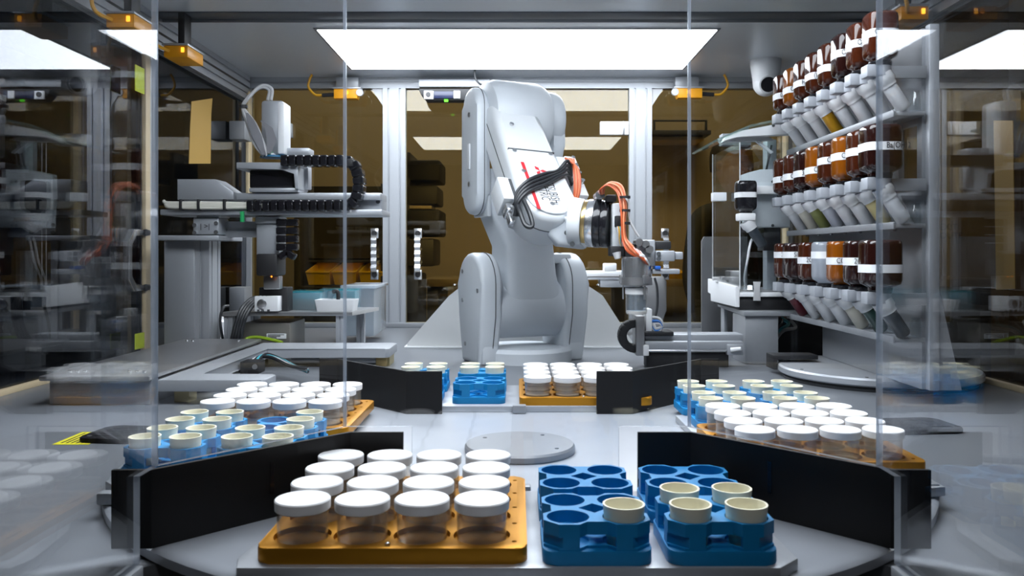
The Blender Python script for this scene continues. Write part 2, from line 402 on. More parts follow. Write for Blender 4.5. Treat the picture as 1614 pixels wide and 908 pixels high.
# clear guard around the loading notch: back pane, two angled panes, two side panes
def pane(name, poly, M, label):
    o = MB().prism(poly, -.003, .003, M).build(name, [PANE, PEDGE])
    n = (M.to_3x3() @ Vector((0, 0, 1))).normalized()
    for p in o.data.polygons: p.material_index = 0 if abs(p.normal.dot(n)) > .9 else 1; p.use_smooth = False
    o['label'] = label; return struct(o)
TOP, CUT, LOW = .99, .083, .004
PX, PY, QX, QY = .2, .965, .345, .785
pane('window_1', [(-PX, CUT), (-.123, CUT), (-.123, LOW), (.119, LOW), (.119, CUT), (PX, CUT), (PX, TOP), (-PX, TOP)], Matrix.Translation((0, PY, 0)) @ MY, 'clear guard sheet standing across the turntable in front of the robot')
for s, nm, side in ((-1, 'window_2', 'blue racks at the left'), (1, 'window_3', 'jars at the right')):
    L = math.hypot(QX - PX, PY - QY)
    pane(nm, [(0.002, CUT), (L - .002, CUT), (L - .002, TOP), (0.002, TOP)], frame((s * PX, PY, 0), (s * (QX - PX), QY - PY, 0), (0, 0, 1)), 'clear angled guard sheet in front of the ' + side)
for s, nm in ((-1, 'window_4'), (1, 'window_5')):
    pane(nm, [(0, CUT), (.037, CUT), (.037, LOW), (.66, LOW), (.66, TOP), (0, TOP)], frame((s * QX, QY, 0), (0, -1, 0), (0, 0, 1)), 'clear side guard sheet of the loading notch at the ' + ('left' if s < 0 else 'right'))
    o = MB().box(s * QX - .008, s * QX + .008, .12, .745, DZ, .004, .002).build('trim_%d' % (3 + (s > 0)), ALU_D); struct(o)

# ------------------------------------------------------------------ turntable
TC = Vector((0.004, 1.215, 0))
tt = thing('turntable', 'large round grey turntable with four bays and black dividing boards', 'turntable', TC)
MB().lathe([(0, DZ + .002), (.55, DZ + .002), (.55, -.003), (.546, 0), (.535, .0005), (0, .0005)], 96).build('disc', TURN, tt)
hub = MB().lathe([(0, 0), (.078, 0), (.0795, .002), (.0795, .009), (.077, .012), (0, .0122)], 64, loc=(.0, -.025, 0)).build('hub_plate', HUBM, tt)
for k in range(4):
    a = PI / 4 + k * PI / 2 + .2
    MB().cyl((.062 * math.cos(a), -.025 + .062 * math.sin(a), .012), (.062 * math.cos(a), -.025 + .062 * math.sin(a), .0126), .003, n=12).build('screw', SEAMM, hub)
cp = [(-.18, -.264), (.18, -.264), (.245, -.40), (.248, -.475), (.225, -.498), (-.248, -.498), (-.255, -.475), (-.245, -.40)]
cpm = MB().prism(cp, .0005, .012, bev=.0015).mesh('carrier_plate', ALU)
clm = MB().box(-.012, .012, -.262, -.248, .001, .016, .002).cyl((-.006, -.2625, .008), (-.006, -.2635, .008), .003, n=10).mesh('clamp', ALU_D)
for k in range(4):
    c = put(cpm, 'carrier_plate', tt, rot=(0, 0, k * PI / 2)); put(clm, 'clamp', c)
for x, y in ((-.462, -.275), (.476, -.237)): MB().box(x - .018, x + .018, y - .008, y + .008, .0005, .014, .002).build('rim_stop', ALU_D, tt)
DH = .0765; TH = .0025
def divider(sx, sy):
    P = [(.137, -.25), (.2, -.25), (.358, -.418), (.395, -.418)]
    def off(d):
        out = []
        for i, p in enumerate(P):
            a = Vector(P[max(i - 1, 0)]); b = Vector(P[min(i + 1, 3)]); t_ = (b - a).normalized(); out.append((p[0] - t_.y * d, p[1] + t_.x * d))
        return out
    poly = [(sx * x, sy * y) for x, y in off(TH) + off(-TH)[::-1]]
    o = MB().prism(poly, .0005, DH, bev=.0004, seg=1).build('divider', DIVID, tt)
    return o
for sx, sy in ((1, 1), (-1, 1), (1, -1), (-1, -1)):
    d = divider(sx, sy)
    if sy > 0:
        c = Vector((sx * .27, -.3244, .042)); tdir = Vector((sx * .158, -.168, 0)).normalized()
        xd = tdir * sx
        nrm = xd.cross(Vector((0, 0, 1)))
        if nrm.y > 0: xd = -xd
        text('lettering', '1', .05, frame(c + xd.cross(Vector((0, 0, 1))).normalized() * .0028, xd, (0, 0, 1)), BLKG, d, thick=.0004)

# ------------------------------------------------------------------ gold trays
PITCH = .055
tray_me = MB().prism(rrect(.12, .118, .012), 0, .014, bev=.0018).mesh('tray', GOLD)
cut = MB(); 
for i in range(4):
    for j in range(4): cut.cyl((-.0825 + i * PITCH - .004, -.0825 + j * PITCH, .009), (-.0825 + i * PITCH - .004, -.0825 + j * PITCH, .03), .0262, n=32)
for j in range(5): cut.cyl((.1085, -.10 + j * .05, .006), (.1085, -.10 + j * .05, .03), .0025, n=8)
tray_me = boolean(tray_me, cut)
peg_me = MB().lathe([(0, 0), (.0024, 0), (.0024, .002), (.001, .003), (0, .003)], 10).mesh('pin', CHROME)
jar_me = MB().lathe([(0, .0005), (.0215, .0005), (.023, .002), (.0232, .029), (.0232, .0305), (.0222, .0305), (.0222, .003), (.0205, .0016), (0, .0016)], 32).mesh('jar_body', JARM)
lid_me = MB().lathe([(0, .0288), (.0244, .0288), (.0252, .0296), (.0254, .0377), (.0245, .0388), (.0228, .0385), (.0, .0384)], 40).mesh('lid', LIDM)
powder_me = MB().lathe([(0, .0018), (.0202, .0018), (.0218, .004), (.0218, .0062), (.012, .0085), (0, .0078)], 24).mesh('powder', mat('pale_powder', (0.62, 0.52, 0.42), 0.9))
TRAYS = [('nearest', (-.111, .8425), 'nearest the camera', 'on nearest gold tray'), ('left', (-.372, 1.345), 'behind the blue racks at left', 'on left gold tray'),
         ('right', (.392, 1.1425), 'at the right edge of the turntable', 'on right gold tray'), ('far', (.124, 1.60), 'before the robot foot', 'gold tray before robot')]
for key, (cx, cy), where, short in TRAYS:
    t = thing('gold_tray', 'gold anodised metal tray with sixteen round pockets ' + where, 'tray', (cx, cy, .012), group='gold jar trays')
    put(tray_me, 'tray_plate', t)
    for q in ((-.004, -.055 * 2 + .0), (-.059, 0), (.051, 0), (-.004, .0)): put(peg_me, 'locating_pin', t, (q[0], q[1], .014))
    for j in range(4):
        for i in range(4):
            lab = 'white-lidded clear jar, %s row from front, %s from left, %s' % (ORD[j], ORD[i], short)
            jt = thing('sample_jar', lab, 'jar', (cx - .0825 + i * PITCH - .004, cy - .0825 + j * PITCH, .0213), rotz=random.random() * 6, group='lidded jars on the gold trays')
            put(jar_me, 'jar_body', jt); put(lid_me, 'lid', jt)
            if key in ('far', 'left'): put(powder_me, 'powder', jt)

# ------------------------------------------------------------------ blue racks and ceramic cups
HP = .0252
def lobed(R):
    P = []
    for k, (sx, sy) in enumerate(((1, 1), (-1, 1), (-1, -1), (1, -1))):
        for i in range(4):
            a = PI / 2 * k + math.radians(-22.5 + 45 * i)
            if i == 0: P.append((sx * HP + .0215 * math.cos(a - .45), sy * HP + .0215 * math.sin(a - .45)))
            P.append((sx * HP + R * math.cos(a), sy * HP + R * math.sin(a)))
            if i == 3: P.append((sx * HP + .0215 * math.cos(a + .45), sy * HP + .0215 * math.sin(a + .45)))
    return P
rk = MB().prism(lobed(.0240), .003, .036).mesh('rack', BLUE)
cut = MB()
for sx in (-1, 1):
    for sy in (-1, 1): cut.cyl((sx * HP, sy * HP, .005), (sx * HP, sy * HP, .05), .0192, n=32)
cut.box(-.010, .010, -.010, .010, .005, .05, M=Matrix.Rotation(PI / 4, 4, 'Z'))
cut.box(-.016, .016, -.06, .06, .0150, .0245).box(-.06, .06, -.016, .016, .0150, .0245)
for sx in (-1, 1):
    for sy in (-1, 1): cut.box(-.014, .014, -.010, .010, .0150, .0245, M=Matrix.Translation((sx * .046, sy * .046, 0)) @ Matrix.Rotation(-sx * sy * PI / 4, 4, 'Z'))
rack_me = boolean(rk, cut)
base_me = MB().prism(rrect(.0484, .0484, .012), 0, .0125, bev=.0012).mesh('rack_base', BLUE)
cup_me = MB().lathe([(0, .006), (.0125, .006), (.0145, .009), (.0178, .034), (.0188, .0465), (.0190, .0478), (.0172, .0478), (.0165, .045), (.0135, .012), (0, .011)], 36).mesh('cup_body', CREAM)
RK = [('nearest', .071, .769, (1,), 'nearest left blue rack'), ('nearest', .1815, .769, (0, 1, 2, 3), 'nearest right blue rack'),
      ('nearest', .071, .879, (), ''), ('nearest', .1815, .879, (), ''),
      ('left', -.435, 1.045, (0, 1, 2, 3), 'outer near rack at left'), ('left', -.321, 1.045, (0, 1, 2, 3), 'inner near rack at left'),
      ('left', -.435, 1.152, (0, 1, 2, 3), 'outer far rack at left'), ('left', -.321, 1.152, (1, 3), 'inner far rack at left'),
      ('right', .328, 1.315, (0, 1, 2, 3), 'inner near rack at right'), ('right', .4435, 1.315, (0, 1, 2, 3), 'outer near rack at right'),
      ('right', .328, 1.435, (0, 1, 2, 3), 'inner far rack at right'), ('right', .4435, 1.435, (0, 1, 2, 3), 'outer far rack at right'),
      ('far', -.187, 1.545, (0, 1, 2, 3), 'near rack behind the far left divider'), ('far', -.07, 1.545, (), ''),
      ('far', -.187, 1.67, (0, 1, 2, 3), 'far rack behind the far left divider'), ('far', -.07, 1.67, (0, 1, 2, 3), 'rack in front of the robot foot')]
RL = ['blue four-hole rack holding one cream cup, nearest the camera', 'blue rack full of cream cups beside the nearest right divider',
      'empty blue rack between the gold tray and the other racks, second from front', 'empty blue rack against the nearest right divider, second from front',
      'blue rack full of cups at the near left rim of the turntable', 'blue rack full of cups close behind the nearest left divider',
      'blue rack full of cups at the left rim beside the jars', 'half-empty blue rack in front of the left gold tray',
      'blue rack full of cups behind the right gold tray, near the turntable centre', 'blue rack full of cups behind the right gold tray, near the rim',
      'farther inner blue rack full of cups in the right bay', 'farther outer blue rack full of cups in the right bay',
      'blue rack of cups half hidden by the far left divider, nearer one', 'empty blue rack in the far bay, beside the gold tray',
      'blue rack of cups half hidden by the far left divider, farther one', 'blue rack full of cups just before the robot foot']
for (bay, x, y, full, nm), lab in zip(RK, RL):
    t = thing('cup_rack', lab, 'rack', (x, y, .012), group='blue racks on the turntable')
    put(rack_me, 'rack_body', t); put(base_me, 'rack_base', t)
    for k in full:
        i, j = k % 2, k // 2
        pos = ('front' if j == 0 else 'rear') + '-' + ('left' if i == 0 else 'right')
        c = bpy.data.objects.new('ceramic_cup', cup_me); COL.objects.link(c)
        c.location = (x + (2 * i - 1) * HP, y + (2 * j - 1) * HP, .012)
        tag(c, 'cream ceramic cup in the %s hole of the %s' % (pos, nm), 'cup', 'cream cups in the blue racks')

# ------------------------------------------------------------------ robot arm
RA = math.radians(25)
rb = thing('robot_arm', 'large grey six-axis robot arm bent down over the deck', 'robot', (.0185, 2.33, DZ), RA)
RW = wm(rb)
def rl(p): return RW.inverted() @ Vector(p)          # world point -> robot frame
MB().lathe([(0, 0), (.135, 0), (.135, .03), (.125, .04), (0, .042)], 48).build('base_drum', ROBOT, rb)
def cover_poly(top, bot, hw, hb):
    P = []
    for k in range(13): a = PI * k / 12; P.append((hw * math.cos(a), top - hw + hw * math.sin(a)))
    return P + [(-hw * .99, .13), (-hb, bot), (hb, bot), (hw * .99, .13)]
for x0, x1, s in ((-.165, -.103, -1), (.090, .162, 1)):
    c = MB().prism(cover_poly(.302, .0, .088, .058), x0, x1, MX, bev=.012, seg=3).build('shoulder_cover', ROBOT, rb)
    xs = x0 if s < 0 else x1
    MB().prism(cover_poly(.304, .002, .0895, .0595), x0 + .040 if s < 0 else x0 + .018, x0 + .042 if s < 0 else x0 + .020, MX).build('cover_seam', SEAMM, c)
    for y, z in ((.05, .25), (.05, .17), (.03, .05), (-.06, .2)):
        MB().cyl((xs, y, z), (xs + s * .002, y, z), .006, n=12).build('screw', STEEL, c)
    for q in (-.012, .012):
        xm = (x0 + x1) / 2 + q
        MB().cyl((xm, -.0625, .045), (xm, -.066, .045), .0045, n=12).build('bolt_hole', SEAMM, c)
    MB().box(x0 + .01, x1 - .008, -.069, -.03, 0, .075, .006).build('foot', ROBOT, c)
MB().cyl((-.104, 0, .146), (.104, 0, .146), .082, n=48).build('shoulder_barrel', ROBOT, rb)
MB().box(.06, .13, -.05, .06, .27, .30, .01).build('shoulder_cap', ROBOT, rb)
sec = [(.13, .100, .080, 0), (.19, .088, .076, 0), (.24, .078, .070, 0), (.32, .074, .066, -.004), (.40, .092, .060, -.024), (.46, .100, .056, -.030), (.53, .100, .054, -.030)]
MB().loft([[(x + cx, y, z) for x, y in sel(hx, hy, 6, 40)] for z, hx, hy, cx in sec]).build('upper_arm', ROBOT, rb)
MB().box(-.132, -.12, -.05, .05, .40, .53, .003).build('upper_arm_rib', ROBOT, rb)
ec = MB().prism(stadium(.056, .405, .755), -.165, -.128, MX, bev=.014, seg=3).build('elbow_cover', ROBOT, rb)
MB().prism(stadium(.0572, .4035, .7565), -.144, -.1425, MX).build('cover_seam', SEAMM, ec)
for y, z in ((.0, .68), (.0, .49)): MB().cyl((-.165, y, z), (-.167, y, z), .007, n=12).build('screw', STEEL, ec)
MB().box(-.169, -.164, -.008, .008, .53, .60, .002).build('grip_slot', ROBOT2, ec)
MB().cyl((-.130, 0, .672), (.055, 0, .672), .108, n=48, bev=.03).build('elbow_housing', ROBOT, rb)
MB().cyl((.05, .0, .675), (.096, .0, .675), .085, n=40, bev=.012).build('elbow_cap', ROBOT, rb)
MB().prism(stadium(.07, .53, .76), .06, .095, MX, bev=.008).build('elbow_bracket', ROBOT, rb)
# forearm: leaves the elbow, points down and towards the viewer
E0 = Vector((-.068, -.060, .641)); E1 = Vector((-.092, -.312, .377))
dv = (E1 - E0).normalized(); FL = (E1 - E0).length; fx = Vector((1, 0, 0)); fw = dv.cross(fx).normalized()
FM = frame(E0, dv, fx)                         # local: x along the arm, y to its side, z out of its upper face
def plan(h, t0, t1, n=16, hs=None):
    hs = hs or h
    return [(t0, -hs), (t1 - h, -h)] + [(t1 - h + h * math.sin(PI * k / n), -h * math.cos(PI * k / n)) for k in range(1, n)] + [(t1 - h, h), (t0, hs)]
fa = MB().prism(plan(.070, -.03, FL + .040), -.055, .055, FM, bev=.022, seg=4).build('forearm', ROBOT2, rb)
MB().prism(plan(.0712, .0, FL + .0412), .004, .006, FM).build('cover_seam', SEAMM, fa)
MB().prism(plan(.060, .165, FL + .030), .05, .0575, FM, bev=.004, seg=2).build('forearm_cover', ROBOT2, rb)
MB().prism([(.16, -.064), (.1635, -.064), (.1635, .064), (.16, .064)], .05, .0562, FM).build('cover_gap', SEAMM, rb)
for t_, u_ in ((.172, -.05), (.172, .05), (.25, -.045), (.245, .055), (FL - .002, .0), (.06, -.03)):
    MB().cyl(FM @ Vector((t_, u_, .056)), FM @ Vector((t_, u_, .0595)), .006, n=12).build('screw', CHROME, rb)
MB().box(.215, .385, -.0445, -.0355, .0572, .0580, M=FM).build('red_stripe', RED, rb)
lg = MB()
for a in (90, 210, 330):
    a = math.radians(a); R_ = .0115
    p = [(0, 0), (R_ * math.cos(a - PI / 6), R_ * math.sin(a - PI / 6)), (R_ * 1.732 * math.cos(a), R_ * 1.732 * math.sin(a)), (R_ * math.cos(a + PI / 6), R_ * math.sin(a + PI / 6))]
    lg.prism(p, .0572, .0579, FM @ Matrix.Translation((.243, .000, 0)))
lg.build('logo', RED, rb)
TX = lambda t_, u_: FM @ Matrix.Translation((t_, u_, .0577))
text('lettering', 'MITSUBISHI', .034, TX(.270, .012), INK, rb, 'LEFT', squeeze=.56)
text('lettering', 'ELECTRIC', .034, TX(.270, -.013), INK, rb, 'LEFT', squeeze=.56)
MB().box(.245, .325, -.106, -.076, -.03, .03, .004, M=FM).build('side_block', ROBOT2, rb)
MB().box(.25, .32, -.078, -.069, -.03, .03, .002, M=FM).build('side_bracket', SEAMM, rb)
MB().box(.327, .352, -.10, -.08, -.015, .02, .004, M=FM).box(.335, .385, -.098, -.085, -.005, .012, .003, M=FM).build('cable_plug', CHROME, rb)
MB().box(.16, .24, .072, .10, -.02, .045, .004, M=FM).build('valve_block', ROBOT2, rb)
MB().box(.155, .205, .098, .130, -.01, .045, .003, M=FM).box(.205, .29, .105, .135, -.01, .03, .003, M=FM).build('valve_manifold', WHITE, rb)
for k in range(4): MB().cyl(FM @ Vector((.165 + .03 * k, .12, .04)), FM @ Vector((.165 + .03 * k, .12, .052)), .005, n=10).build('valve_fitting', CHROME, rb)
for k in range(4):
    o = .008 * k
    MB().tube([FM @ Vector(p) for p in ((.375, -.088 + o * .3, .02), (.355 - o, -.082, .05), (.333 - o, -.055, .066 + o * .5), (.302 - o * 1.1, .0, .068 + o * .4), (.270 - o * .9, .045, .068), (.245 - o, .078, .055 + o), (.24, .105, .02))], .0045, 8).build('black_cable', RUBBER, rb)
MB().tube([FM @ Vector(p) for p in ((.35, -.082, .04), (.385, -.085, .045), (.425, -.08, .04), (.432, -.066, .045), (.405, -.068, .055), (.36, -.073, .058))], .0055, 8).build('black_cable', RUBBER, rb)
for k in range(5):
    o = .006 * k
    MB().tube([FM @ Vector(p) for p in ((.185 + o, .115, .045), (.205, .10 - o, .075), (.25, .085 + o * .5, .078), (.30, .082 + o * .6, .05), (.33, .08, .01))], .0028, 7).build('orange_cable', [COPPER, ORANGE][k % 2], rb)
# wrist, built in the world frame
wy = 2.03
def rbw(m, name, ma): return m.build(name, ma, rb, world=True)
rbw(MB().prism([(at(x, y, wy).x, at(x, y, wy).z) for x, y in ((848, 322), (915, 318), (931, 330), (938, 372), (918, 393), (876, 388), (862, 372))], wy - .055, wy + .065, MY, bev=.014, seg=3), 'wrist_block', ROBOT)
rbw(MB().prism([(at(x, y, wy).x, at(x, y, wy).z) for x, y in ((884, 342), (905, 345), (931, 332), (940, 370), (920, 392), (903, 378))], wy - .062, wy + .03, MY, bev=.006), 'wrist_cover', ROBOT2)
for px, py in ((893, 367), (902, 385)):
    p = at(px, py, wy - .062); rbw(MB().cyl((p.x, wy - .062, p.z), (p.x, wy - .066, p.z), .006, n=12), 'screw', SEAMM)
A0 = at(905, 350, 2.0); A1 = at(1000, 356, 1.96); ax = (A1 - A0).normalized()
def ring(px0, px1, r0, r1, name, ma, bev=.002):
    k = lambda px: A0 + (A1 - A0) * ((px - 905) / 95.0)
    return rbw(MB().cyl(k(px0), k(px1), r0, r1, 40, bev), name, ma)
ring(900, 921, .060, .057, 'wrist_flange', ROBOT2, .004)
ring(921, 928, .0555, .0555, 'brass_ring', GOLDR)
ring(928, 940, .058, .058, 'silver_ring', CHROME)
ring(940, 951, .059, .0575, 'black_coupling', BLKG); ring(951, 962, .0575, .0575, 'black_coupling', BLKG)
pc = A0 + (A1 - A0) * .67
rbw(MB().box(pc.x - .010, pc.x + .010, pc.y - .05, pc.y + .05, at(0, 391, 1.97).z, at(0, 322, 1.97).z, .004), 'tool_plate', ROBOT2)
rbw(MB().box(pc.x + .010, pc.x + .024, pc.y - .048, pc.y + .045, at(0, 385, 1.97).z, at(0, 328, 1.97).z, .002), 'tool_bracket', mat('brown_bracket', (0.12, 0.075, 0.06), 0.5))
rbw(MB().pbox(956, 307, 972, 318, 1.93, 1.99), 'cable_clip', BLACK)
q = at(946, 307, 1.93); rbw(MB().cyl((q.x, 1.93, q.z), (q.x, 1.99, q.z), .011, n=16), 'air_fitting', CHROME)
TY = 1.90
rbw(MB().pbox(970, 340, 985, 358, TY, TY + .02, .002), 'wire_connector', BLACK)
rbw(MB().pbox(962, 388, 984, 404, TY, TY + .05), 'hose_elbow', BLACK)
q = at(972, 398, TY - .01); rbw(MB().cyl(q, at(974, 408, TY - .012), .010, .007, 16), 'hose_nipple', GREYW)
for k in range(6):
    o = k * 1.6
    dd = .007 * (k % 3 - 1)
    rbw(MB().tube([at(947 + o * .5, 306, 1.93), at(946 + o, 299 - o * .7, 1.92 + dd), at(958 + o * .8, 292 - o * .6, 1.91 + dd), at(973 + o, 304 - o * 1.2, 1.90 + dd), at(978 + o * 1.1, 325, 1.885 + dd), at(980 + o * .6, 350, 1.88 + dd), at(981 + o * .7, 375, 1.88 + dd), at(988 + o, 395 - o, 1.87 + dd), at(1003 + o * 1.4, 405 + o * .6, 1.87)], .0023, 7), 'orange_cable', [COPPER, ORANGE][k % 2])
rbw(MB().tube([at(983, 310, 1.89), at(991, 320, 1.89), at(992, 345, 1.89), at(1000, 362, 1.89), at(1007, 373, 1.89)], .0028, 7), 'grey_cable', GREYW)
for k in range(5): rbw(MB().tube([at(973 + 2 * k, 357, TY - .005), at(974 + 2.4 * k, 366, TY - .01), at(975 + 1.5 * k, 380, TY - .005), at(978 + k, 388, TY)], .0016, 5), 'thin_wire', [GREYW, YCAB, TEAL, COPPER, WHITE][k])
for px, py in ((985, 311), (985, 332), (985, 352)): rbw(MB().lathe([(.010, -.003), (.0125, -.003), (.0125, .003), (.010, .003)], 14, loc=at(px, py, 1.885)), 'cable_tie', BLACK)
# tool head
rbw(MB().pbox(985, 384, 1003, 406, TY, TY + .06), 'tool_body', BLACK)
rbw(MB().pbox(1003, 378, 1033, 420, TY, TY + .06), 'tool_body', ALU)
rbw(MB().pbox(1033, 380, 1058, 393, TY, TY + .05), 'sensor_block', BLACK)
rbw(MB().pbox(1034, 395, 1064, 412, TY - .02, TY + .03).pbox(1064, 397, 1077, 409, TY - .01, TY + .02), 'finger_actuator', ALU)
for py in (400, 408): q = at(1038, py, TY - .02); rbw(MB().cyl(q, q - Vector((0, .003, 0)), .005, n=12), 'screw', SEAMM)
rbw(MB().pbox(1028, 424, 1072, 432, TY - .01, TY + .03), 'side_arm', ALU)
rbw(MB().pbox(1032, 419, 1042, 425, TY - .015, TY + .02), 'blue_fitting', mat('blue_fitting', (.02, .12, .5), .4))
for px, py in ((1008, 382), (1024, 393), (1025, 412), (1018, 385)): q = at(px, py, TY - .02); rbw(MB().cyl(q, q + Vector((0, .02, 0)), .009, .007, 16), 'air_fitting', STEEL)
random.seed(3)
for k in range(7):
    rbw(MB().tube([at(996 + 2 * k, 390 + k, TY - .025), at(1003 + 2 * k, 398 + k * 1.3, TY - .035), at(1010 + 1.5 * k, 407 + random.uniform(-4, 5), TY - .035), at(1017 + k, 418 + random.uniform(-4, 5), TY - .02)], .0026, 6), 'hose', [COPPER, WHITE, COPPER, WHITE, GREYW, COPPER, WHITE][k])
jx = at(1007, 470, 1.86); jx.y = 1.90
def jl(prof, name, ma, n=32): return rbw(MB().lathe([(r, z + at(0, py, 1.86).z) for r, py, z in [(a, b, 0) for a, b in prof]], n, M=Matrix.Translation((jx.x, jx.y, 0))), name, ma)
jl([(0, 405), (.033, 405), (.034, 408), (.034, 438), (.030, 440), (0, 440)], 'gripper_cylinder', CHROME)
jl([(0, 438), (.036, 438), (.037, 450), (.03, 451), (0, 451)], 'gripper_ring', STEEL)
for k in range(3):
    a = math.radians(-60 + 120 * k); r_ = .033
    p = Vector((jx.x + r_ * math.cos(a), jx.y + r_ * math.sin(a), 0)); z0, z1 = at(0, 473, 1.86).z, at(0, 434, 1.86).z
    rbw(MB().box(-.006, .006, -.008, .008, z1 - .020, z1, .002, M=Matrix.Translation((p.x, p.y, 0)) @ Matrix.Rotation(a, 4, 'Z')).box(-.004, -.001, -.003, .003, z0, z1, .001, M=Matrix.Translation((p.x, p.y, 0)) @ Matrix.Rotation(a, 4, 'Z')), 'gripper_finger', STEEL)
g = thing('gripped_jar', 'clear jar with white lid held in the robot gripper', 'jar', (jx.x, jx.y, at(0, 497, 1.86).z))
hz = at(0, 455, 1.86).z - at(0, 497, 1.86).z
MB().lathe([(0, 0), (.0225, 0), (.0245, .003), (.0245, hz - .012), (.0232, hz - .012), (.0232, .006), (0, .005)], 32).build('jar_body', JARM, g)
MB().lathe([(0, hz - .014), (.0255, hz - .014), (.026, hz - .012), (.026, hz), (.0245, hz + .0015), (0, hz + .0015)], 32).build('lid', LIDM, g)
MB().lathe([(0, .0005), (.0215, .0005), (.023, .004), (.023, .0075), (0, .008)], 24).build('white_base', LIDM, g)
MB().lathe([(0, .009), (.0215, .009), (.0215, hz - .016), (0, hz - .016)], 24).build('liquid', clear('bluish_fill', (.72, .81, .90), .1, 1.1, haze=.12, hazecol=(.5, .6, .75)), g)

# white trapezoid housing behind the robot
HY = 2.62
def hp(x, y, Y=HY): p = at(x, y, Y); return (p.x, p.z)
hs = thing('housing', 'white tapered sheet-metal housing standing behind the robot foot', 'housing', (0, 2.85, DZ))
pts = [(648, 541), (985, 541), (985, 522), (930, 458), (912, 450), (735, 450), (712, 458), (648, 522)]
def lp(pts, Y): return [Vector((at(x, y, HY).x, Y, at(x, y, HY).z)) for x, y in pts]
outer = lp([(642, 548), (998, 548), (998, 541), (950, 466), (925, 449), (730, 449), (708, 466), (642, 541)], HY)
MB().loft([outer, [Vector((p.x * .97, HY + .40, p.z)) for p in outer]]).build('housing_shell', HOUSE, hs, world=True)
b = at(648, 548, HY); 
MB().box(at(638, 0, HY).x, at(1004, 0, HY).x, HY - .02, HY + .42, DZ, DZ + .006, .001).build('housing_flange', WHITE, hs, world=True)
for px, py in ((716, 456), (944, 456)):
    q = at(px, py, HY); MB().lathe([(0, 0), (.006, 0), (.005, .004), (0, .005)], 10, M=Matrix.Translation((q.x, HY + .02, q.z + .012))).build('screw', CHROME, hs, world=True)

# ------------------------------------------------------------------ left: boxed bench and fork plate
t = thing('transfer_box', 'long low grey metal box with lid plate at the left of the turntable', 'box', (-.83, 1.95, DZ))
MB().box(-.925, -.725, 1.63, 2.30, DZ, .034, .003).build('body', ALU_D, t, world=True)
l = MB().box(-.935, -.718, 1.61, 2.32, .036, .046, .003).build('lid_plate', STEEL, t, world=True)
for x, y in ((-.90, 1.66), (-.885, 1.66), (-.87, 1.66), (-.78, 1.66), (-.765, 1.66), (-.75, 1.66), (-.9, 2.25), (-.885, 2.25), (-.76, 2.25)):
    MB().cyl((x, y, .046), (x, y, .050), .004, n=10).build('screw', CHROME, l, world=True)
t = thing('fork_plate', 'U-shaped grey aluminium plate beside the low metal box', 'plate', (-.55, 1.95, DZ))
U = [(-.712, 1.63), (-.505, 1.63), (-.497, 1.64), (-.497, 1.70), (-.505, 1.71), (-.655, 1.71), (-.655, 2.16), (-.345, 2.16), (-.335, 2.17), (-.335, 2.30), (-.345, 2.31), (-.712, 2.31)]
MB().prism(U, .012, .036, bev=.003).build('plate', ALU, t, world=True)
MB().box(-.69, -.66, 1.66, 1.70, DZ, .012).box(-.70, -.67, 2.22, 2.28, DZ, .012).box(-.36, -.34, 2.2, 2.28, DZ, .012).build('support', mat('brass_support', (.45, .38, .2), .4, .5), t, world=True)
MB().cyl((-.60, 2.2, .0), (-.35, 2.2, .0), .011, n=14).build('air_cylinder', STEEL, t, world=True)
MB().box(-.375, -.345, 2.185, 2.215, -.014, .012, .003).build('cylinder_end', GOLDR, t, world=True)
MB().box(-.52, -.50, 2.17, 2.19, DZ, .012, .002).build('knob', CHROME, t, world=True)
for k in range(5):
    cbl = MB().tube([at(378 + 6 * k, 585 - k, 1.95), at(398 + 5 * k, 567 - 2 * k, 2.0), at(425 + 5 * k, 563 + k, 1.98), at(455 + 4 * k, 576 + k, 1.93), at(485, 582 + k, 1.90)], .0042, 7).build('loose_cable', [RUBBER, GREYW, RUBBER, TEAL, RUBBER][k])
    tag(cbl, ['black cable lying outermost under the fork plate', 'grey cable looping under the fork plate', 'black cable in the middle of the loop under the fork plate', 'teal air hose looping under the fork plate', 'innermost black cable under the fork plate'][k], 'cable', 'cables under the fork plate')
b = thing('cable_block', 'small black connector block on the deck under the cables', 'connector', at(390, 588, 1.93))
MB().pbox(378, 570, 408, 590, 1.93, 1.98, .003).build('body', BLACK, b, world=True); q = at(402, 578, 1.93); MB().cyl(q, q - Vector((0, .004, 0)), .006, n=12).build('socket', STEEL, b, world=True)

# ------------------------------------------------------------------ left: pipetting stage
GY = 2.33
gs = thing('gantry_stage', 'grey motorised two-axis stage on a column with black cable chain', 'machine', (-.93, GY, DZ))
def gp(m, name, ma): return m.build(name, ma, gs, world=True)
c = at(284, 0, GY)
gp(MB().box(at(258, 0, GY).x, at(307, 0, GY).x, GY, GY + .13, DZ, at(0, 379, GY).z, .004), 'column', ALU_D)
gp(MB().prism(slotted(.045, .09, 1, 2), DZ, at(0, 379, GY).z, Matrix.Translation((at(316, 0, GY).x, GY + .05, 0))), 'column_profile', ALU)
gp(MB().pbox(244, 371, 345, 379, GY - .04, GY + .16), 'column_plate', ALU)
gp(MB().prism(slotted(.045, .045, 1, 1), at(330, 0, GY).x, at(405, 0, GY).x, Matrix.Translation((0, GY + .05, at(0, 361, GY).z)) @ MX), 'cross_beam', ALU)
mb_ = gp(MB().pbox(304, 343, 345, 370, GY - .03, GY + .05, .004), 'servo_motor', ALU)
gp(MB().pbox(309, 336, 349, 343, GY - .02, GY + .05), 'motor_cap', WHITE)
for px, py in ((307, 355), (341, 352), (341, 366), (307, 367)):
    q = at(px, py, GY - .03); MB().cyl(q, q - Vector((0, .004, 0)), .006, n=10).build('screw', CHROME, mb_, world=True)
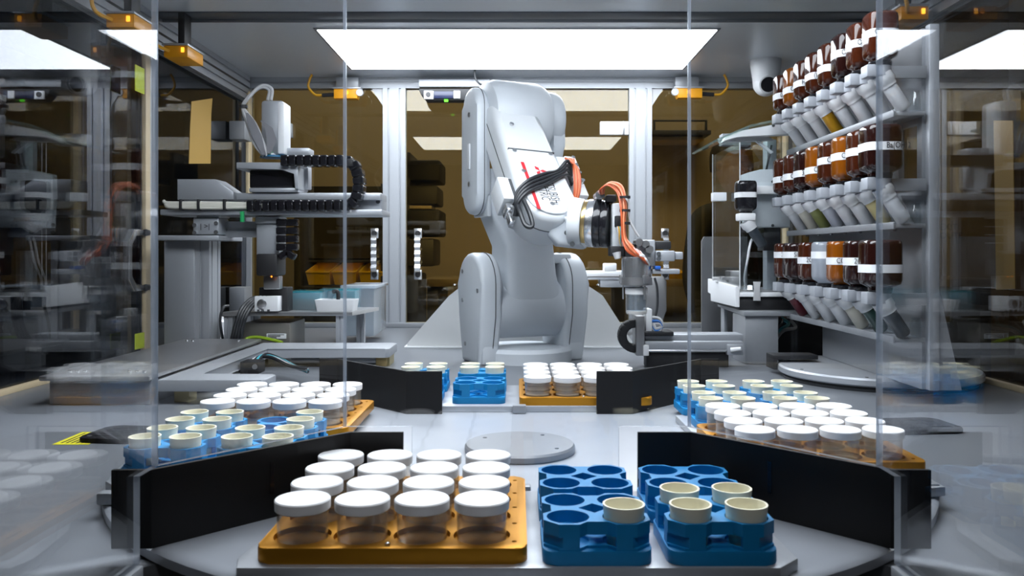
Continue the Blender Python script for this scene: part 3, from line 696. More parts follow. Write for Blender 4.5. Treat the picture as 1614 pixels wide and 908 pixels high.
text('lettering', '| >|', .02, frame(at(323, 357, GY - .0315), (1, 0, 0), (0, 0, 1)), INK, mb_).matrix_parent_inverse = wm(mb_).inverted()
gp(MB().pbox(252, 330, 602, 339, GY - .05, GY + .10), 'rail_plate', ALU)
gp(MB().pbox(372, 304, 600, 315, GY - .03, GY + .08), 'rail_beam', ALU)
gp(MB().pbox(560, 304, 602, 332, GY + .0, GY + .09, .004), 'rail_end_block', ALU)
q = at(596, 318, GY - .0); gp(MB().cyl(q, q - Vector((0, .004, 0)), .006, n=10), 'screw', SEAMM)
A = [(286, 284), (345, 284), (374, 304), (374, 316), (286, 316)]
gp(MB().prism([(at(x, y, GY).x, at(x, y, GY).z) for x, y in A], GY - .03, GY + .06, MY, bev=.003), 'motor_cover', ALU)
gp(MB().pbox(392, 296, 470, 303, GY - .04, GY + .06), 'carriage_plate', ALU)
gp(MB().pbox(393, 268, 462, 296, GY - .02, GY + .06, .004), 'slide_motor', BLKG)
gp(MB().prism([(at(x, y, GY).x, at(x, y, GY).z) for x, y in ((382, 259), (452, 259), (477, 266), (477, 300), (472, 300), (472, 276), (452, 269), (382, 269))], GY - .05, GY + .06, MY, bev=.002), 'carriage_bracket', ALU)
gp(MB().pbox(411, 158, 446, 245, GY - .02, GY + .05, .008), 'lift_motor', ALU)
gp(MB().pbox(437, 160, 448, 243, GY - .03, GY + .04, .006), 'motor_rib', WHITE)
gp(MB().pbox(448, 233, 487, 245, GY, GY + .06), 'motor_bracket', ALU)
gp(MB().pbox(472, 262, 486, 298, GY + .02, GY + .06), 'end_stop', ALU)
# printed circuit and wires
gp(MB().lathe([(0, 0), (.035, 0), (.035, .005), (0, .006)], 24, M=Matrix.Translation(at(430, 249, GY - .02))), 'circuit_board', mat('blue_board', (.02, .14, .28), .4))
for k in range(4): gp(MB().pbox(415 + 4 * k, 238 + (k % 2) * 3, 419 + 4 * k, 246, GY - .05, GY - .03, .001), 'terminal', [mat('green_terminal', (.1, .45, .2), .4), WHITE][k % 2])
gp(MB().pbox(388, 256, 405, 259, GY - .04, GY - .02, .001), 'yellow_tag', YLAB)
for k in range(2): gp(MB().tube([at(422 + 5 * k, 158, GY), at(424 + 4 * k, 142 - 2 * k, GY), at(410 + 2 * k, 138 - 3 * k, GY - .01), at(390 + 3 * k, 155 - 2 * k, GY - .03), at(383 + k, 170, GY - .03), at(390 + 12 * k, 195, GY - .04), at(402 + 14 * k, 228, GY - .05), at(416 + 5 * k, 246, GY - .05)], .0048, 8), 'white_cable', GREYW)
for pts_ in (((389, 178), (395, 190), (405, 215), (416, 244)), ((412, 190), (424, 202), (428, 220), (424, 242))):
    gp(MB().loft([[at(x - w_, y, GY - .06), at(x + w_, y, GY - .06), at(x + w_, y, GY - .055), at(x - w_, y, GY - .055)] for (x, y), w_ in zip(pts_, (2, 6, 8, 3))]), 'wire_sleeve', mat('grey_sleeve', (.22, .22, .24), .5))
gp(MB().lathe([(.006, -.004), (.011, -.004), (.011, .004), (.006, .004)], 12, M=Matrix.Translation(at(384, 168, GY - .03))), 'cable_tie', BLACK)
# cable chain: flat run, loop, return run
def chain(parent, pts, wY, y0, th, name='chain_link'):
    P = [Vector(p) for p in pts]; out = []
    L_ = [0]
    for a, b_ in zip(P, P[1:]): L_.append(L_[-1] + (b_ - a).length)
    n = int(L_[-1] / .021)
    for k in range(n):
        s_ = (k + .5) / n * L_[-1]; i = max(j for j in range(len(L_) - 1) if L_[j] <= s_)
        u = (s_ - L_[i]) / (L_[i + 1] - L_[i]); p = P[i].lerp(P[i + 1], u); d = (P[i + 1] - P[i]).normalized()
        M_ = frame((p.x, y0, p.z), (d.x, 0, d.z), (-d.z, 0, d.x))
        out.append(MB().box(-.0098, .0098, -th / 2, th / 2, -wY / 2, wY / 2, .003, M=M_, seg=1).build(name, BLKG, parent, world=True))
    return out
arc = [(560 + 20 * math.cos(a) * 1.0 - 8, 292 - 35 * math.sin(a)) for a in [PI / 2 - PI * k / 10 for k in range(11)]]
chain(gs, [at(x, y, GY) for x, y in [(452, 257), (500, 257), (545, 257)] + arc[1:-1] + [(545, 326), (480, 326), (400, 327)]], .05, GY - .045, .03)
gp(MB().pbox(546, 250, 556, 262, GY - .075, GY - .045, .002), 'chain_end', BLACK)
for k in range(4): gp(MB().tube([at(258 + 3 * k, 317 + 2 * k, GY - .055), at(266, 320 + 2 * k, GY - .06), at(320, 320 + 2.5 * k, GY - .06), at(375, 321 + 2 * k, GY - .058), at(420, 323 + k, GY - .06)], .0048, 7), 'white_cable', mat('ivory_cable', (.72, .70, .62), .45))
for px in (284, 312, 353, 402): gp(MB().pbox(px - 2, 314, px + 2, 331, GY - .068, GY - .05, .001), 'cable_tie', BLACK)
gp(MB().pbox(378, 333, 384, 350, GY - .06, GY - .05, .002), 'green_plug', mat('green_plug', (.02, .4, .12), .4))
# vertical slide below the rail
gp(MB().pbox(402, 341, 440, 352, GY - .02, GY + .06), 'slide_head', ALU)
gp(MB().pbox(404, 352, 440, 402, GY - .01, GY + .06, .003), 'slide_beam', ALU)
gp(MB().pbox(403, 400, 437, 435, GY - .03, GY + .06, .006), 'gripper_head', BLACK)
q = at(428, 436, GY - .03); gp(MB().lathe([(0, -.003), (.003, 0), (0, .003)], 10, M=Matrix.Translation(q)), 'status_light', ORLED)
gp(MB().pbox(415, 435, 441, 456, GY - .0, GY + .03), 'gripper_shaft', STEEL)
chain(gs, [at(448, 345, GY), at(448, 396, GY), at(452, 403, GY), at(460, 404, GY), at(465, 396, GY), at(465, 345, GY)], .024, GY - .02, .03)

# ------------------------------------------------------------------ left: small steel bench with pipetting gear
SY = 2.36
sb = thing('steel_bench', 'small steel bench on aluminium legs under the gantry', 'bench', (-.6, SY + .1, DZ))
MB().prism([(at(x, 0, SY).x, y) for x, y in ((350, SY), (555, SY), (577, SY + .22), (368, SY + .22))], at(0, 498, SY).z, at(0, 492, SY).z, bev=.001).build('bench_top', STEEL, sb, world=True)
for px, dy in ((358, .02), (535, .02), (368, .2), (548, .2)):
    x = at(px, 0, SY).x; MB().prism(slotted(.024, .024, 1, 1, .005, .004), DZ, at(0, 498, SY).z, Matrix.Translation((x, SY + dy, 0))).build('leg', ALU, sb, world=True)
ps = thing('power_supply', 'brown-grey steel power supply box under the small bench', 'box', at(430, 540, SY))
MB().box(at(382, 0, SY + .03).x, at(457, 0, SY + .03).x, SY + .03, SY + .2, DZ, at(0, 509, SY + .03).z, .003).build('case', mat('warm_steel', (.30, .285, .26), .35, .7), ps, world=True)
MB().pbox(420, 526, 451, 534, SY + .027, SY + .03, .0005).build('label_plate', WHITE, ps, world=True)
for k in range(3): MB().pbox(422, 527.2 + 2.2 * k, 448 - 6 * k, 528.3 + 2.2 * k, SY + .0262, SY + .0268, 0).build('printed_line', INK, ps, world=True)
MB().tube([at(385, 538, SY - .01), at(392, 533, SY), at(408, 532, SY), at(430, 536, SY - .01), at(445, 540, SY - .02)], .005, 7).build('earth_cable', mat('green_yellow', (.3, .45, .03), .4), ps, world=True)
gr = thing('rotary_gripper', 'silver and black pneumatic gripper with thick black hoses on the bench', 'gripper', at(430, 492, SY))
MB().pbox(408, 453, 453, 493, SY + .03, SY + .09, .003).build('mount_block', BLACK, gr, world=True)
hd = MB().pbox(401, 467, 438, 491, SY - .01, SY + .05, .002).build('gripper_body', WHITE, gr, world=True)
q = at(413, 479, SY - .01); MB().cyl(q, q - Vector((0, .004, 0)), .014, n=24, bev=.002).build('dial', CHROME, gr, world=True)
for px in (407, 414, 423): MB().pbox(px - 2, 488, px + 2, 492, SY - .012, SY - .01, .0005).build('slot', SEAMM, gr, world=True)
for k in range(4): MB().tube([at(404 + 6 * k, 468, SY + .01), at(392 + 4 * k, 474 + k, SY), at(380 + 4 * k, 488 + k, SY - .02), at(372 + 4 * k, 510, SY - .03), at(364 + 5 * k, 540, SY - .02)], .0055, 8).build('hose', RUBBER, gr, world=True)
MB().tube([at(352, 540, SY + .02), at(347, 505, SY), at(352, 485, SY), at(360, 482, SY + .02)], .004, 8).build('hose', RUBBER, gr, world=True)
# tip boxes and trays
def tipbox(px0, py0, px1, py1, Y0, Y1, lab):
    t = thing('tip_box', lab, 'box', at((px0 + px1) / 2, py1, Y0), group='pipette tip boxes on the bench')
    a, b_ = at(px0, py1, Y0), at(px1, py0, Y0)
    MB().box(a.x, b_.x, Y0, Y1, a.z, b_.z - .004, .004).build('box_body', clear('tip_box_plastic', (.72, .82, .86), .15, haze=.5, hazecol=(.6, .72, .78)), t, world=True)
    MB().box(a.x + .006, b_.x - .006, Y0 + .006, Y1 - .006, a.z + .03, b_.z - .012, .003).build('tip_rack', TEAL, t, world=True)
    MB().box(a.x - .002, b_.x + .002, Y0 - .002, Y1 + .002, b_.z - .004, b_.z, .002).build('box_lid', clear('tip_lid', (.5, .85, .9), .1, haze=.35, hazecol=(.1, .55, .62)), t, world=True)
tipbox(454, 459, 505, 489, SY + .10, SY + .20, 'pipette tip box with teal tips beside the black gripper')
tipbox(504, 456, 560, 489, SY + .22, SY + .32, 'pipette tip box with teal tips behind the white tray')
wt = thing('white_tray', 'white plastic trough on the corner of the steel bench', 'tray', at(526, 496, SY))
a, b_ = at(495, 496, SY + .02), at(558, 473, SY + .02)
m = MB().loft([[(x * .5 + (a.x + b_.x) / 2, SY + .06 + y, z) for x, y in rrect(w_, h, .008)] for w_, h, z in ((.104, .034, a.z + .003), (.116, .04, b_.z), (.108, .034, b_.z), (.098, .03, a.z + .008))]).build('trough', WHITE, wt, world=True)
cb = thing('clear_cup', 'clear tilted plastic cup with a blue nozzle above the white trough', 'cup', at(516, 473, SY + .03))
MB().lathe([(.016, 0), (.022, .03), (.0205, .03), (.0145, .002)], 24, M=Matrix.Translation(at(516, 471, SY + .05)) @ Matrix.Rotation(.25, 4, 'Y')).build('cup_body', GLASS, cb, world=True)
MB().tube([at(524, 460, SY + .05), at(531, 459, SY + .05), at(533, 464, SY + .05), at(533, 472, SY + .05)], .006, 8).build('nozzle', BLACK, cb, world=True)
bx = thing('clear_bin', 'tall translucent storage bin standing behind the steel bench', 'bin', at(575, 520, 2.75))
MB().pbox(538, 452, 590, 530, 2.70, 2.95, .006).build('bin_body', clear('bin_plastic', (.80, .85, .9), .2, haze=.55, hazecol=(.72, .78, .84)), bx, world=True)
MB().pbox(536, 450, 592, 455, 2.69, 2.96, .003).build('bin_rim', clear('bin_rim', (.8, .85, .9), .2, haze=.6), bx, world=True)
bl = thing('white_can', 'white cylinder half hidden behind the column profile', 'container', at(340, 535, 2.6))
MB().lathe([(0, 0), (.03, 0), (.032, .002), (.032, .085), (.028, .09), (0, .09)], 24, M=Matrix.Translation((at(342, 0, 2.6).x, 2.6, DZ))).build('can_body', WHITE, bl, world=True)
MB().lathe([(0, .09), (.02, .09), (.02, .10), (0, .102)], 20, M=Matrix.Translation((at(342, 0, 2.6).x, 2.6, DZ))).build('can_lid', WHITE, bl, world=True)

# ------------------------------------------------------------------ right: bottle tower on a round base
tw = thing('bottle_tower', 'tall grey three-shelf tower on a round base holding upturned bottles', 'rack', (.85, 2.02, DZ))
def tp(m, name, ma): return m.build(name, ma, tw, world=True)
tp(MB().lathe([(0, 0), (.216, 0), (.216, .006), (.206, .008), (.206, .012), (0, .012)], 64, M=Matrix.Translation((.86, 1.97, DZ))), 'turn_ring', BLKG)
disc = tp(MB().lathe([(0, .012), (.222, .012), (.225, .015), (.225, .026), (.221, .030), (0, .0302)], 72, M=Matrix.Translation((.86, 1.97, DZ))), 'base_disc', ALU)
for a in (2.6, 3.4, 4.2, 5.0): MB().cyl((.86 + .205 * math.cos(a), 1.97 + .205 * math.sin(a), DZ + .03), (.86 + .205 * math.cos(a), 1.97 + .205 * math.sin(a), DZ + .031), .004, n=10).build('screw', SEAMM, disc, world=True)
BX0, BX1 = .80, .812
tp(MB().prism([(1.73, DZ + .031), (2.16, DZ + .031), (2.16, .17), (2.26, .24), (2.26, .73), (1.73, .73)], BX0, BX1, MX), 'back_panel', ALU_D)
tp(MB().box(BX0, BX1, 1.63, 1.73, DZ + .031, .42).box(BX0, BX1, 1.63, 1.73, .545, .73).box(BX0, BX1, 1.63, 1.65, .42, .545), 'back_panel', ALU_D)
tp(MB().box(.806, .826, 1.612, 1.63, DZ + .031, .735, .002), 'edge_post', ALU)
tp(MB().prism([(.826, DZ + .031), (.872, DZ + .031), (.826, .22)], 1.617, 1.628, MY), 'gusset', ALU_D)
BXX = .713; YN = [1.62 + .0815 * k for k in range(8)]
TIERS = [('top', .658, 8), ('middle', .438, 8), ('bottom', .214, 7)]
SHELF = -.094
for nm, zc, n in TIERS:
    tp(MB().box(.737, BX0, 1.615, 2.25, zc + SHELF - .008, zc + SHELF, .001), 'shelf', ALU)
    tp(MB().box(.735, .739, 1.612, 2.25, zc + SHELF - .011, zc + SHELF + .003, .001), 'shelf_lip', ALU_D)
    tp(MB().box(.72, BX0, 1.61, 1.616, zc - .030, zc - .006, .001), 'holder_arm', ALU)
    tp(MB().box(.738, .75, 1.616, 2.24, zc - .028, zc - .008, .001), 'holder_rail', ALU)
    for y in (1.62, 1.95, 2.23): tp(MB().box(.75, BX0, y - .004, y + .004, zc - .028, zc - .010, .001), 'rail_bracket', ALU)
    for k in range(7): tp(MB().cyl((.77, 1.68 + .085 * k, zc + SHELF - .013), (.77, 1.68 + .085 * k, zc + SHELF - .008), .004, n=8), 'shelf_screw', CHROME)
tp(MB().prism([(.758, .40), (.80, .40), (.80, .335), (.79, .335)], 1.63, 1.638, MY), 'web', ALU_D)
# bottles
def bottle_loops(hx, h):
    prof = [(.30, .0), (.30, .005), (.66, .007), (.93, .012), (1.0, .020), (1.0, h - .010), (.97, h - .004), (.86, h)]
    out = []
    for s_, z in prof:
        e = 2.2 if s_ < .5 else 3.6
        out.append([(x, y, z) for x, y in sel(hx * (s_ if s_ > .5 else .62), hx * (s_ if s_ > .5 else .62), e, 28)])
    return out
glass_me = {}
for i, m_ in enumerate(AMBER + [WGLASS]):
    for key, hx in (('n', .0295), ('w', .036)): glass_me[i, key] = MB().loft(bottle_loops(hx, .098)).mesh('bottle_glass', m_, 50)
def band(hx, z0, z1): return MB().loft([[(x, y, z) for x, y in sel(hx, hx, 3.6, 28)] for z in (z0, z1)], cap=False).mesh('label_band', WHITE)
band_me = {(k, j): band({'n': .0299, 'w': .0364}[k], .034 + .013 * j, .050 + .013 * j) for k in 'nw' for j in range(3)}
hold_me = MB().lathe([(0, -.026), (.020, -.026), (.0205, -.006), (0, -.006)], 20).box(-.032, -.004, -.0155, .0155, -.028, -.004, .002).mesh('holder_clip', CLIP)
neck_me = MB().lathe([(0, -.006), (.021, -.006), (.022, -.003), (.022, .003), (.0195, .004), (0, .004)], 24).mesh('collar', BLKG)
DIRT = Vector((.56, 0, -.83)).normalized()
TM = Matrix.Translation((.004, 0, -.024)) @ DIRT.to_track_quat('Z', 'Y').to_matrix().to_4x4()
fun_me = MB().lathe([(0, -.004), (.020, -.004), (.020, .012), (.0165, .017), (.0160, .024), (0, .024)], 24, M=TM).mesh('funnel', WHITE)
def tubeme(name, m_): return MB().lathe([(0, .02), (.0142, .02), (.0142, .074), (.011, .079), (0, .081)], 20, M=TM).mesh(name, m_)
TUBE = {'w': tubeme('t', mat('white_powder_tube', (.66, .68, .71), .4, 0, .12, 90)), 'g': tubeme('t', mat('grey_powder_tube', (.45, .47, .53), .4, 0, .12, 90)),
        'y': tubeme('t', mat('ochre_tube', (.52, .27, .01), .3, 0, .15, 60)), 'e': tubeme('t', mat('olive_tube', (.20, .22, .07), .35, 0, .3, 60)),
        'p': tubeme('t', mat('pale_yellow_tube', (.62, .53, .26), .35, 0, .2, 60)), 'r': tubeme('t', mat('maroon_tube', (.12, .015, .025), .3, 0, .3, 60)),
        'k': tubeme('t', mat('charcoal_tube', (.035, .045, .055), .25, 0, .4, 60)), 'd': tubeme('t', mat('dark_green_tube', (.03, .07, .06), .25, 0, .4, 60)),
        'c': tubeme('t', mat('ivory_tube', (.62, .60, .52), .4, 0, .15, 60))}
vial_me = MB().lathe([(0, 0), (.011, 0), (.0115, .002), (.0115, .030), (.009, .034), (.009, .040), (.0075, .040), (.0075, .034), (.010, .030), (.010, .003), (0, .002)], 20).mesh('vial_glass', GLASS)
# per tier, nearest first: (glass, label height, text, tube, width)
ROWS = {'top': [(1, 1, 'O', 'w', 'n'), (1, 1, 'OH)2', 'w', 'n'), (0, 1, 'O3', 'w', 'n'), (1, 0, '', 'w', 'n'), (1, 0, '()', 'y', 'n'), (1, 0, 'HPO4', 'w', 'n'), (2, 0, 'O', 'w', 'n'), (1, 0, '04', 'w', 'n')],
        'middle': [(0, 1, 'Ba(OH)2', 'w', 'w'), (1, 1, '2O3', 'p', 'n'), (2, 1, 'CaO', 'w', 'n'), (1, 1, 'CO3', 'w', 'n'), (2, 0, 'CO3', 'g', 'n'), (0, 0, '3', 'e', 'n'), (1, 0, 'CO5', 'c', 'n'), (1, 0, 'O', 'w', 'n')],
        'bottom': [(0, 0, 'O', 'k', 'w'), (0, 1, '2O3', 'd', 'n'), (2, 1, 'CO2', 'c', 'n'), (3, 2, '', 'w', 'n'), (1, 1, '2O3', 'w', 'n'), (0, 2, 'SiO2', 'w', 'w'), (1, 2, '2O3', 'r', 'n')]}
TCOL = dict(w='white', g='grey', y='ochre', e='olive', p='pale yellow', r='maroon', k='charcoal', d='dark green', c='ivory')
for nm, zc, n in TIERS:
    for k, (gi, lj, tx, tb, wd) in enumerate(ROWS[nm]):
        y = YN[k] if n == 8 else 1.62 + k * .093 + (.004 if k else 0)
        gname = ['dark brown', 'brown', 'amber', 'clear'][gi]
        lab = 'upturned %s bottle with %s tube, %s from the front on the %s shelf' % (gname, TCOL[tb], ORD[k], nm)
        b = thing('reagent_bottle', lab, 'bottle', (BXX, y, zc), group='upturned bottles on the tower')
        put(glass_me[gi, wd], 'bottle_glass', b); bd = put(band_me[wd, lj], 'label_band', b)
        put(neck_me, 'collar', b); put(hold_me, 'holder_clip', b); put(fun_me, 'funnel', b); put(TUBE[tb], 'powder_tube', b)
        hx = .0304 if wd == 'n' else .0369
        if tx:
            lead = -.024 if (k or tx == 'O') else -.004
            text('lettering', tx, .0160, frame((lead, -hx, .0425 + .013 * lj), (1, 0, 0), (0, 0, 1)), INK, bd, 'LEFT', squeeze=.8)
        if nm == 'middle' and k == 2: text('lettering', 'iO', .011, TM @ frame((.0, -.0172, .045), (1, 0, .15), (0, 0, -1)), INK, b)
        if nm == 'bottom' and k == 4: text('lettering', 'O2', .012, TM @ frame((.0, -.0172, .045), (-1, 0, 0), (0, 0, -1)), INK, b)
        v = bpy.data.objects.new('glass_vial', vial_me); COL.objects.link(v); v.location = (.783, y, zc + SHELF)
        tag(v, 'small clear vial behind the %s tube from the front on the %s shelf' % (ORD[k], nm), 'vial', 'vials on the tower shelves')

# ------------------------------------------------------------------ right: balance on its stand
QY_ = 2.22
st = thing('balance_stand', 'grey metal stand with a thick foot carrying the white balance', 'stand', (.62, 2.35, DZ))
zt = at(0, 491, QY_).z
MB().prism([(at(1173, 0, QY_).x, QY_), (.79, QY_), (.79, 2.62), (at(1131, 0, 2.62).x, 2.62)], zt - .013, zt, bev=.002).build('stand_top', ALU_D, st, world=True)
MB().box(at(1176, 0, QY_).x, at(1229, 0, QY_).x, QY_ + .01, QY_ + .14, DZ, zt - .013, .003).build('foot', ALU_D, st, world=True)
MB().box(at(1136, 0, 2.6).x, at(1142, 0, 2.6).x, 2.56, 2.6, DZ, zt - .013, .002).build('rear_leg', ALU, st, world=True)
ba = thing('analytical_balance', 'white laboratory balance with glass draft shield and sloped roof', 'balance', (.68, 2.4, zt))
def bp(m, name, ma): return m.build(name, ma, ba, world=True)
def pz(y, Y=QY_ + .05): return at(0, y, Y).z
def pxx(x, Y=QY_ + .05): return at(x, 0, Y).x
Yb = QY_ + .05
bp(MB().prism([(Yb - .0, pz(484)), (Yb - .0, pz(452)), (Yb + .33, pz(452) + .012), (Yb + .33, pz(470)), (Yb + .29, pz(470)), (Yb + .29, pz(484))], pxx(1166) - .012, pxx(1166), MX, bev=.002), 'side_cheek', WHITE)
bp(MB().box(pxx(1166), .79, Yb, Yb + .3, pz(468), pz(461), .002), 'pan_frame', WHITE)
bp(MB().box(pxx(1166), .79, Yb + .01, Yb + .3, zt, pz(468), .002), 'base', BLACK)
bp(MB().box(pxx(1168), .788, Yb + .01, Yb + .28, pz(461), pz(459), .001), 'steel_floor', STEEL)
bp(MB().cyl((pxx(1203), Yb + .12, pz(459)), (pxx(1203), Yb + .12, pz(452)), .028, .024, 28), 'weighing_pan', CHROME)
bp(MB().prism([(-.010, .0), (-.006, -.022), (-.010, -.052), (.010, -.052), (.006, -.022), (.010, 0)], -.004, .004, Matrix.Translation((pxx(1192), Yb - .006, pz(444))) @ MY, bev=.001), 'latch_tab', GREYW)
bp(MB().box(pxx(1152), pxx(1163), Yb + .2, Yb + .22, pz(446), pz(440), .002), 'level_tab', GREYW)
# glass shield
for x0, x1, y0, y1 in ((pxx(1167), .785, Yb + .004, Yb + .007), (pxx(1167) - .002, pxx(1167) + .001, Yb + .004, Yb + .31), (pxx(1167), .785, Yb + .31, Yb + .313)):
    bp(MB().box(x0, x1, y0, y1, pz(456), pz(224)), 'shield_glass', GLASS)
bp(MB().tube([(pxx(1167), Yb + .005, pz(456)), (pxx(1167), Yb + .005, pz(224))], .0015, 6, 1), 'glass_edge', WHITE)
bp(MB().tube([(pxx(1166) - .001, Yb + .31, pz(448)), (pxx(1166) - .001, Yb + .31, pz(222))], .0015, 6, 1), 'glass_edge', GREYW)
roof = [(1138, 224), (1142, 217), (1166, 207), (1262, 189), (1266, 189), (1266, 212), (1168, 215), (1160, 217)]
bp(MB().prism([(pxx(x), pz(y)) for x, y in roof], Yb - .01, Yb + .02, MY, bev=.002), 'roof_beam', WHITE)
bp(MB().prism([(pxx(x), pz(y)) for x, y in ((1126, 221), (1180, 198), (1262, 180), (1262, 183), (1180, 202), (1130, 223))], Yb - .015, Yb + .30, MY), 'roof_glass', clear('green_glass', (.85, .93, .90), .05, haze=.12, hazecol=(.6, .75, .72)))
bp(MB().prism([(pxx(x), pz(y)) for x, y in ((1138, 226), (1165, 214), (1215, 214), (1225, 219), (1150, 222))], Yb + .02, Yb + .05, MY), 'hinge_bar', GREYW)
for px in (1217, 1243): bp(MB().cyl((pxx(px), Yb - .01, pz(199)), (pxx(px), Yb - .013, pz(199)), .004, n=10), 'screw', SEAMM)
bp(MB().box(pxx(1170), pxx(1220), Yb + .22, Yb + .26, pz(212), pz(192), .002), 'roof_box', ALU_D)
bp(MB().prism([(pxx(x), pz(y)) for x, y in ((1200, 218), (1225, 238), (1221, 240), (1196, 220))], Yb + .03, Yb + .04, MY), 'brace', WHITE)
bp(MB().tube([(pxx(1225), Yb + .05, pz(225)), (pxx(1218), Yb + .06, pz(265))], .003, 6, 1), 'gas_strut', BLACK)
bp(MB().box(pxx(1226), pxx(1242), Yb + .10, Yb + .14, pz(500), pz(212), .002), 'rear_column', ALU)
bp(MB().prism([(pxx(x), pz(y)) for x, y in ((1185, 270), (1205, 265), (1252, 265), (1252, 358), (1188, 358), (1188, 340), (1186, 300))], Yb + .03, Yb + .12, MY, bev=.006), 'dosing_head', WHITE)
bp(MB().box(pxx(1166), pxx(1250), Yb - .005, Yb + .03, pz(306), pz(293), .003), 'slide_arm', WHITE)
bp(MB().box(pxx(1138), pxx(1160), Yb + .10, Yb + .13, pz(313), pz(299), .002), 'slide_arm', WHITE)
for px, py in ((1223, 285), (1223, 355)): bp(MB().cyl((pxx(px), Yb + .03, pz(py)), (pxx(px), Yb + .027, pz(py)), .004, n=10), 'screw', SEAMM)
bp(MB().box(pxx(1212), pxx(1240), Yb + .05, Yb + .11, pz(395), pz(358), .002), 'motor', BLACK)
bp(MB().tube([(pxx(1200), Yb + .02, pz(365)), (pxx(1184), Yb + .0, pz(380)), (pxx(1178), Yb, pz(410)), (pxx(1180), Yb + .04, pz(440)), (pxx(1186), Yb + .06, pz(455))], .0032, 7), 'white_hose', WHITE)
hb = thing('dosing_bottle', 'upturned dark bottle with grey tube clamped in the balance', 'bottle', (pxx(1172), Yb - .02, pz(337)))
bm_ = MB().loft(bottle_loops(.0275, .088)).build('bottle_glass', BLKG, hb)
put(band_me['n', 1], 'label_band', hb).scale = (.94, .94, .9)
MB().box(-.022, .022, -.022, .022, -.020, .0, .003).build('holder_clip', WHITE, hb)
put(fun_me, 'funnel', hb); put(TUBE['k'], 'powder_tube', hb)
sc = thing('balance_screen', 'steel side shield plate standing behind the balance', 'panel', (at(1130, 0, 2.72).x, 2.72, DZ))
MB().prism([(at(x, y, 2.72).x, at(x, y, 2.72).z) for x, y in ((1106, 380), (1110, 373), (1178, 373), (1178, 528), (1106, 528))], 2.72, 2.73, MY).build('plate', STEEL, sc, world=True)
MB().box(at(1118, 0, 2.72).x, at(1170, 0, 2.72).x, 2.71, 2.78, DZ, at(0, 522, 2.72).z, .002).build('bracket', BLACK, sc, world=True)
cbk = thing('cable_cluster_box', 'black controller box with hanging cables behind the balance stand', 'box', (.80, 2.5, DZ))
MB().box(.73, .90, 2.42, 2.55, DZ, .095, .004).build('case', BLACK, cbk, world=True)
for k in range(4): MB().tube([(.74 + .02 * k, 2.43, .095), (.75 + .02 * k, 2.40, .10 - .01 * k), (.73 + .01 * k, 2.37, .06), (.72, 2.37, DZ + .01)], .005, 7).build('cable', [RUBBER, RUBBER, TEAL, GREYW][k], cbk, world=True)
bk = thing('corner_bracket', 'black flat bracket on the deck beside the tower base', 'bracket', at(1240, 575, 2.02))
MB().pbox(1219, 560, 1290, 567, 2.04, 2.10, .002).pbox(1219, 565, 1226, 583, 2.04, 2.10, .002).build('bracket_plate', BLACK, bk, world=True)

# ------------------------------------------------------------------ linear actuator in front of the balance
LY = 2.16
la = thing('linear_actuator', 'silver linear actuator with black cable chain lying beside the robot', 'actuator', at(1090, 560, LY))
def lpp(m, name, ma): return m.build(name, ma, la, world=True)
lpp(MB().pbox(1016, 538, 1172, 552, LY, LY + .08, .004).pbox(1016, 527, 1172, 538, LY + .02, LY + .09, .003), 'rail_body', ALU)
lpp(MB().box(at(1020, 0, LY).x, at(1150, 0, LY).x, LY + .01, LY + .06, DZ + .001, at(0, 554, LY).z, .001), 'rail_base', BLACK)
lpp(MB().cyl(at(1022, 553, LY + .005), at(1145, 553, LY + .005), .004, n=12), 'guide_rod', CHROME)
lpp(MB().pbox(1003, 498, 1016, 561, LY - .005, LY + .07, .002), 'end_plate', STEEL)
lpp(MB().pbox(1014, 544, 1023, 561, LY - .01, LY + .07, .002), 'foot', WHITE)
lpp(MB().pbox(1146, 543, 1172, 560, LY - .005, LY + .05, .003), 'end_block', ALU)
q = at(1152, 552, LY - .005); lpp(MB().cyl(q, at(1168, 550, LY - .015), .007, .005, 12), 'plug', WHITE)
lpp(MB().pbox(1018, 487, 1028, 526, LY + .02, LY + .07, .003), 'carriage_upright', WHITE)
lpp(MB().pbox(1016, 523, 1062, 530, LY + .0, LY + .08, .002), 'carriage_plate', BLACK)
for k in range(3): lpp(MB().tube([at(1028, 500 + 6 * k, LY + .03), at(1040, 503 + 4 * k, LY + .02), at(1044 - k, 514 + 2 * k, LY + .02), at(1034, 518 + 3 * k, LY + .02), at(1030, 510 + 4 * k, LY + .025)], .004, 7), 'air_hose', [GREYW, mat('blue_hose', (.05, .2, .6), .4), GREYW][k])
arc = [(1000 - 20 * math.sin(a), 529 - 20 * math.cos(a)) for a in [PI * k / 8 for k in range(9)]]
P_ = [at(x, y, LY + .03) for x, y in [(1006, 509)] + arc + [(1006, 549)]]
for a, b_ in zip(P_, P_[1:]):
    d = (b_ - a); p = (a + b_) / 2; h = d.length / 2 + .003
    d.normalize(); lpp(MB().box(-h, h, -.011, .011, -.018, .018, .003, M=frame((p.x, LY + .03, p.z), (d.x, 0, d.z), (-d.z, 0, d.x)), seg=1), 'chain_link', BLACK)

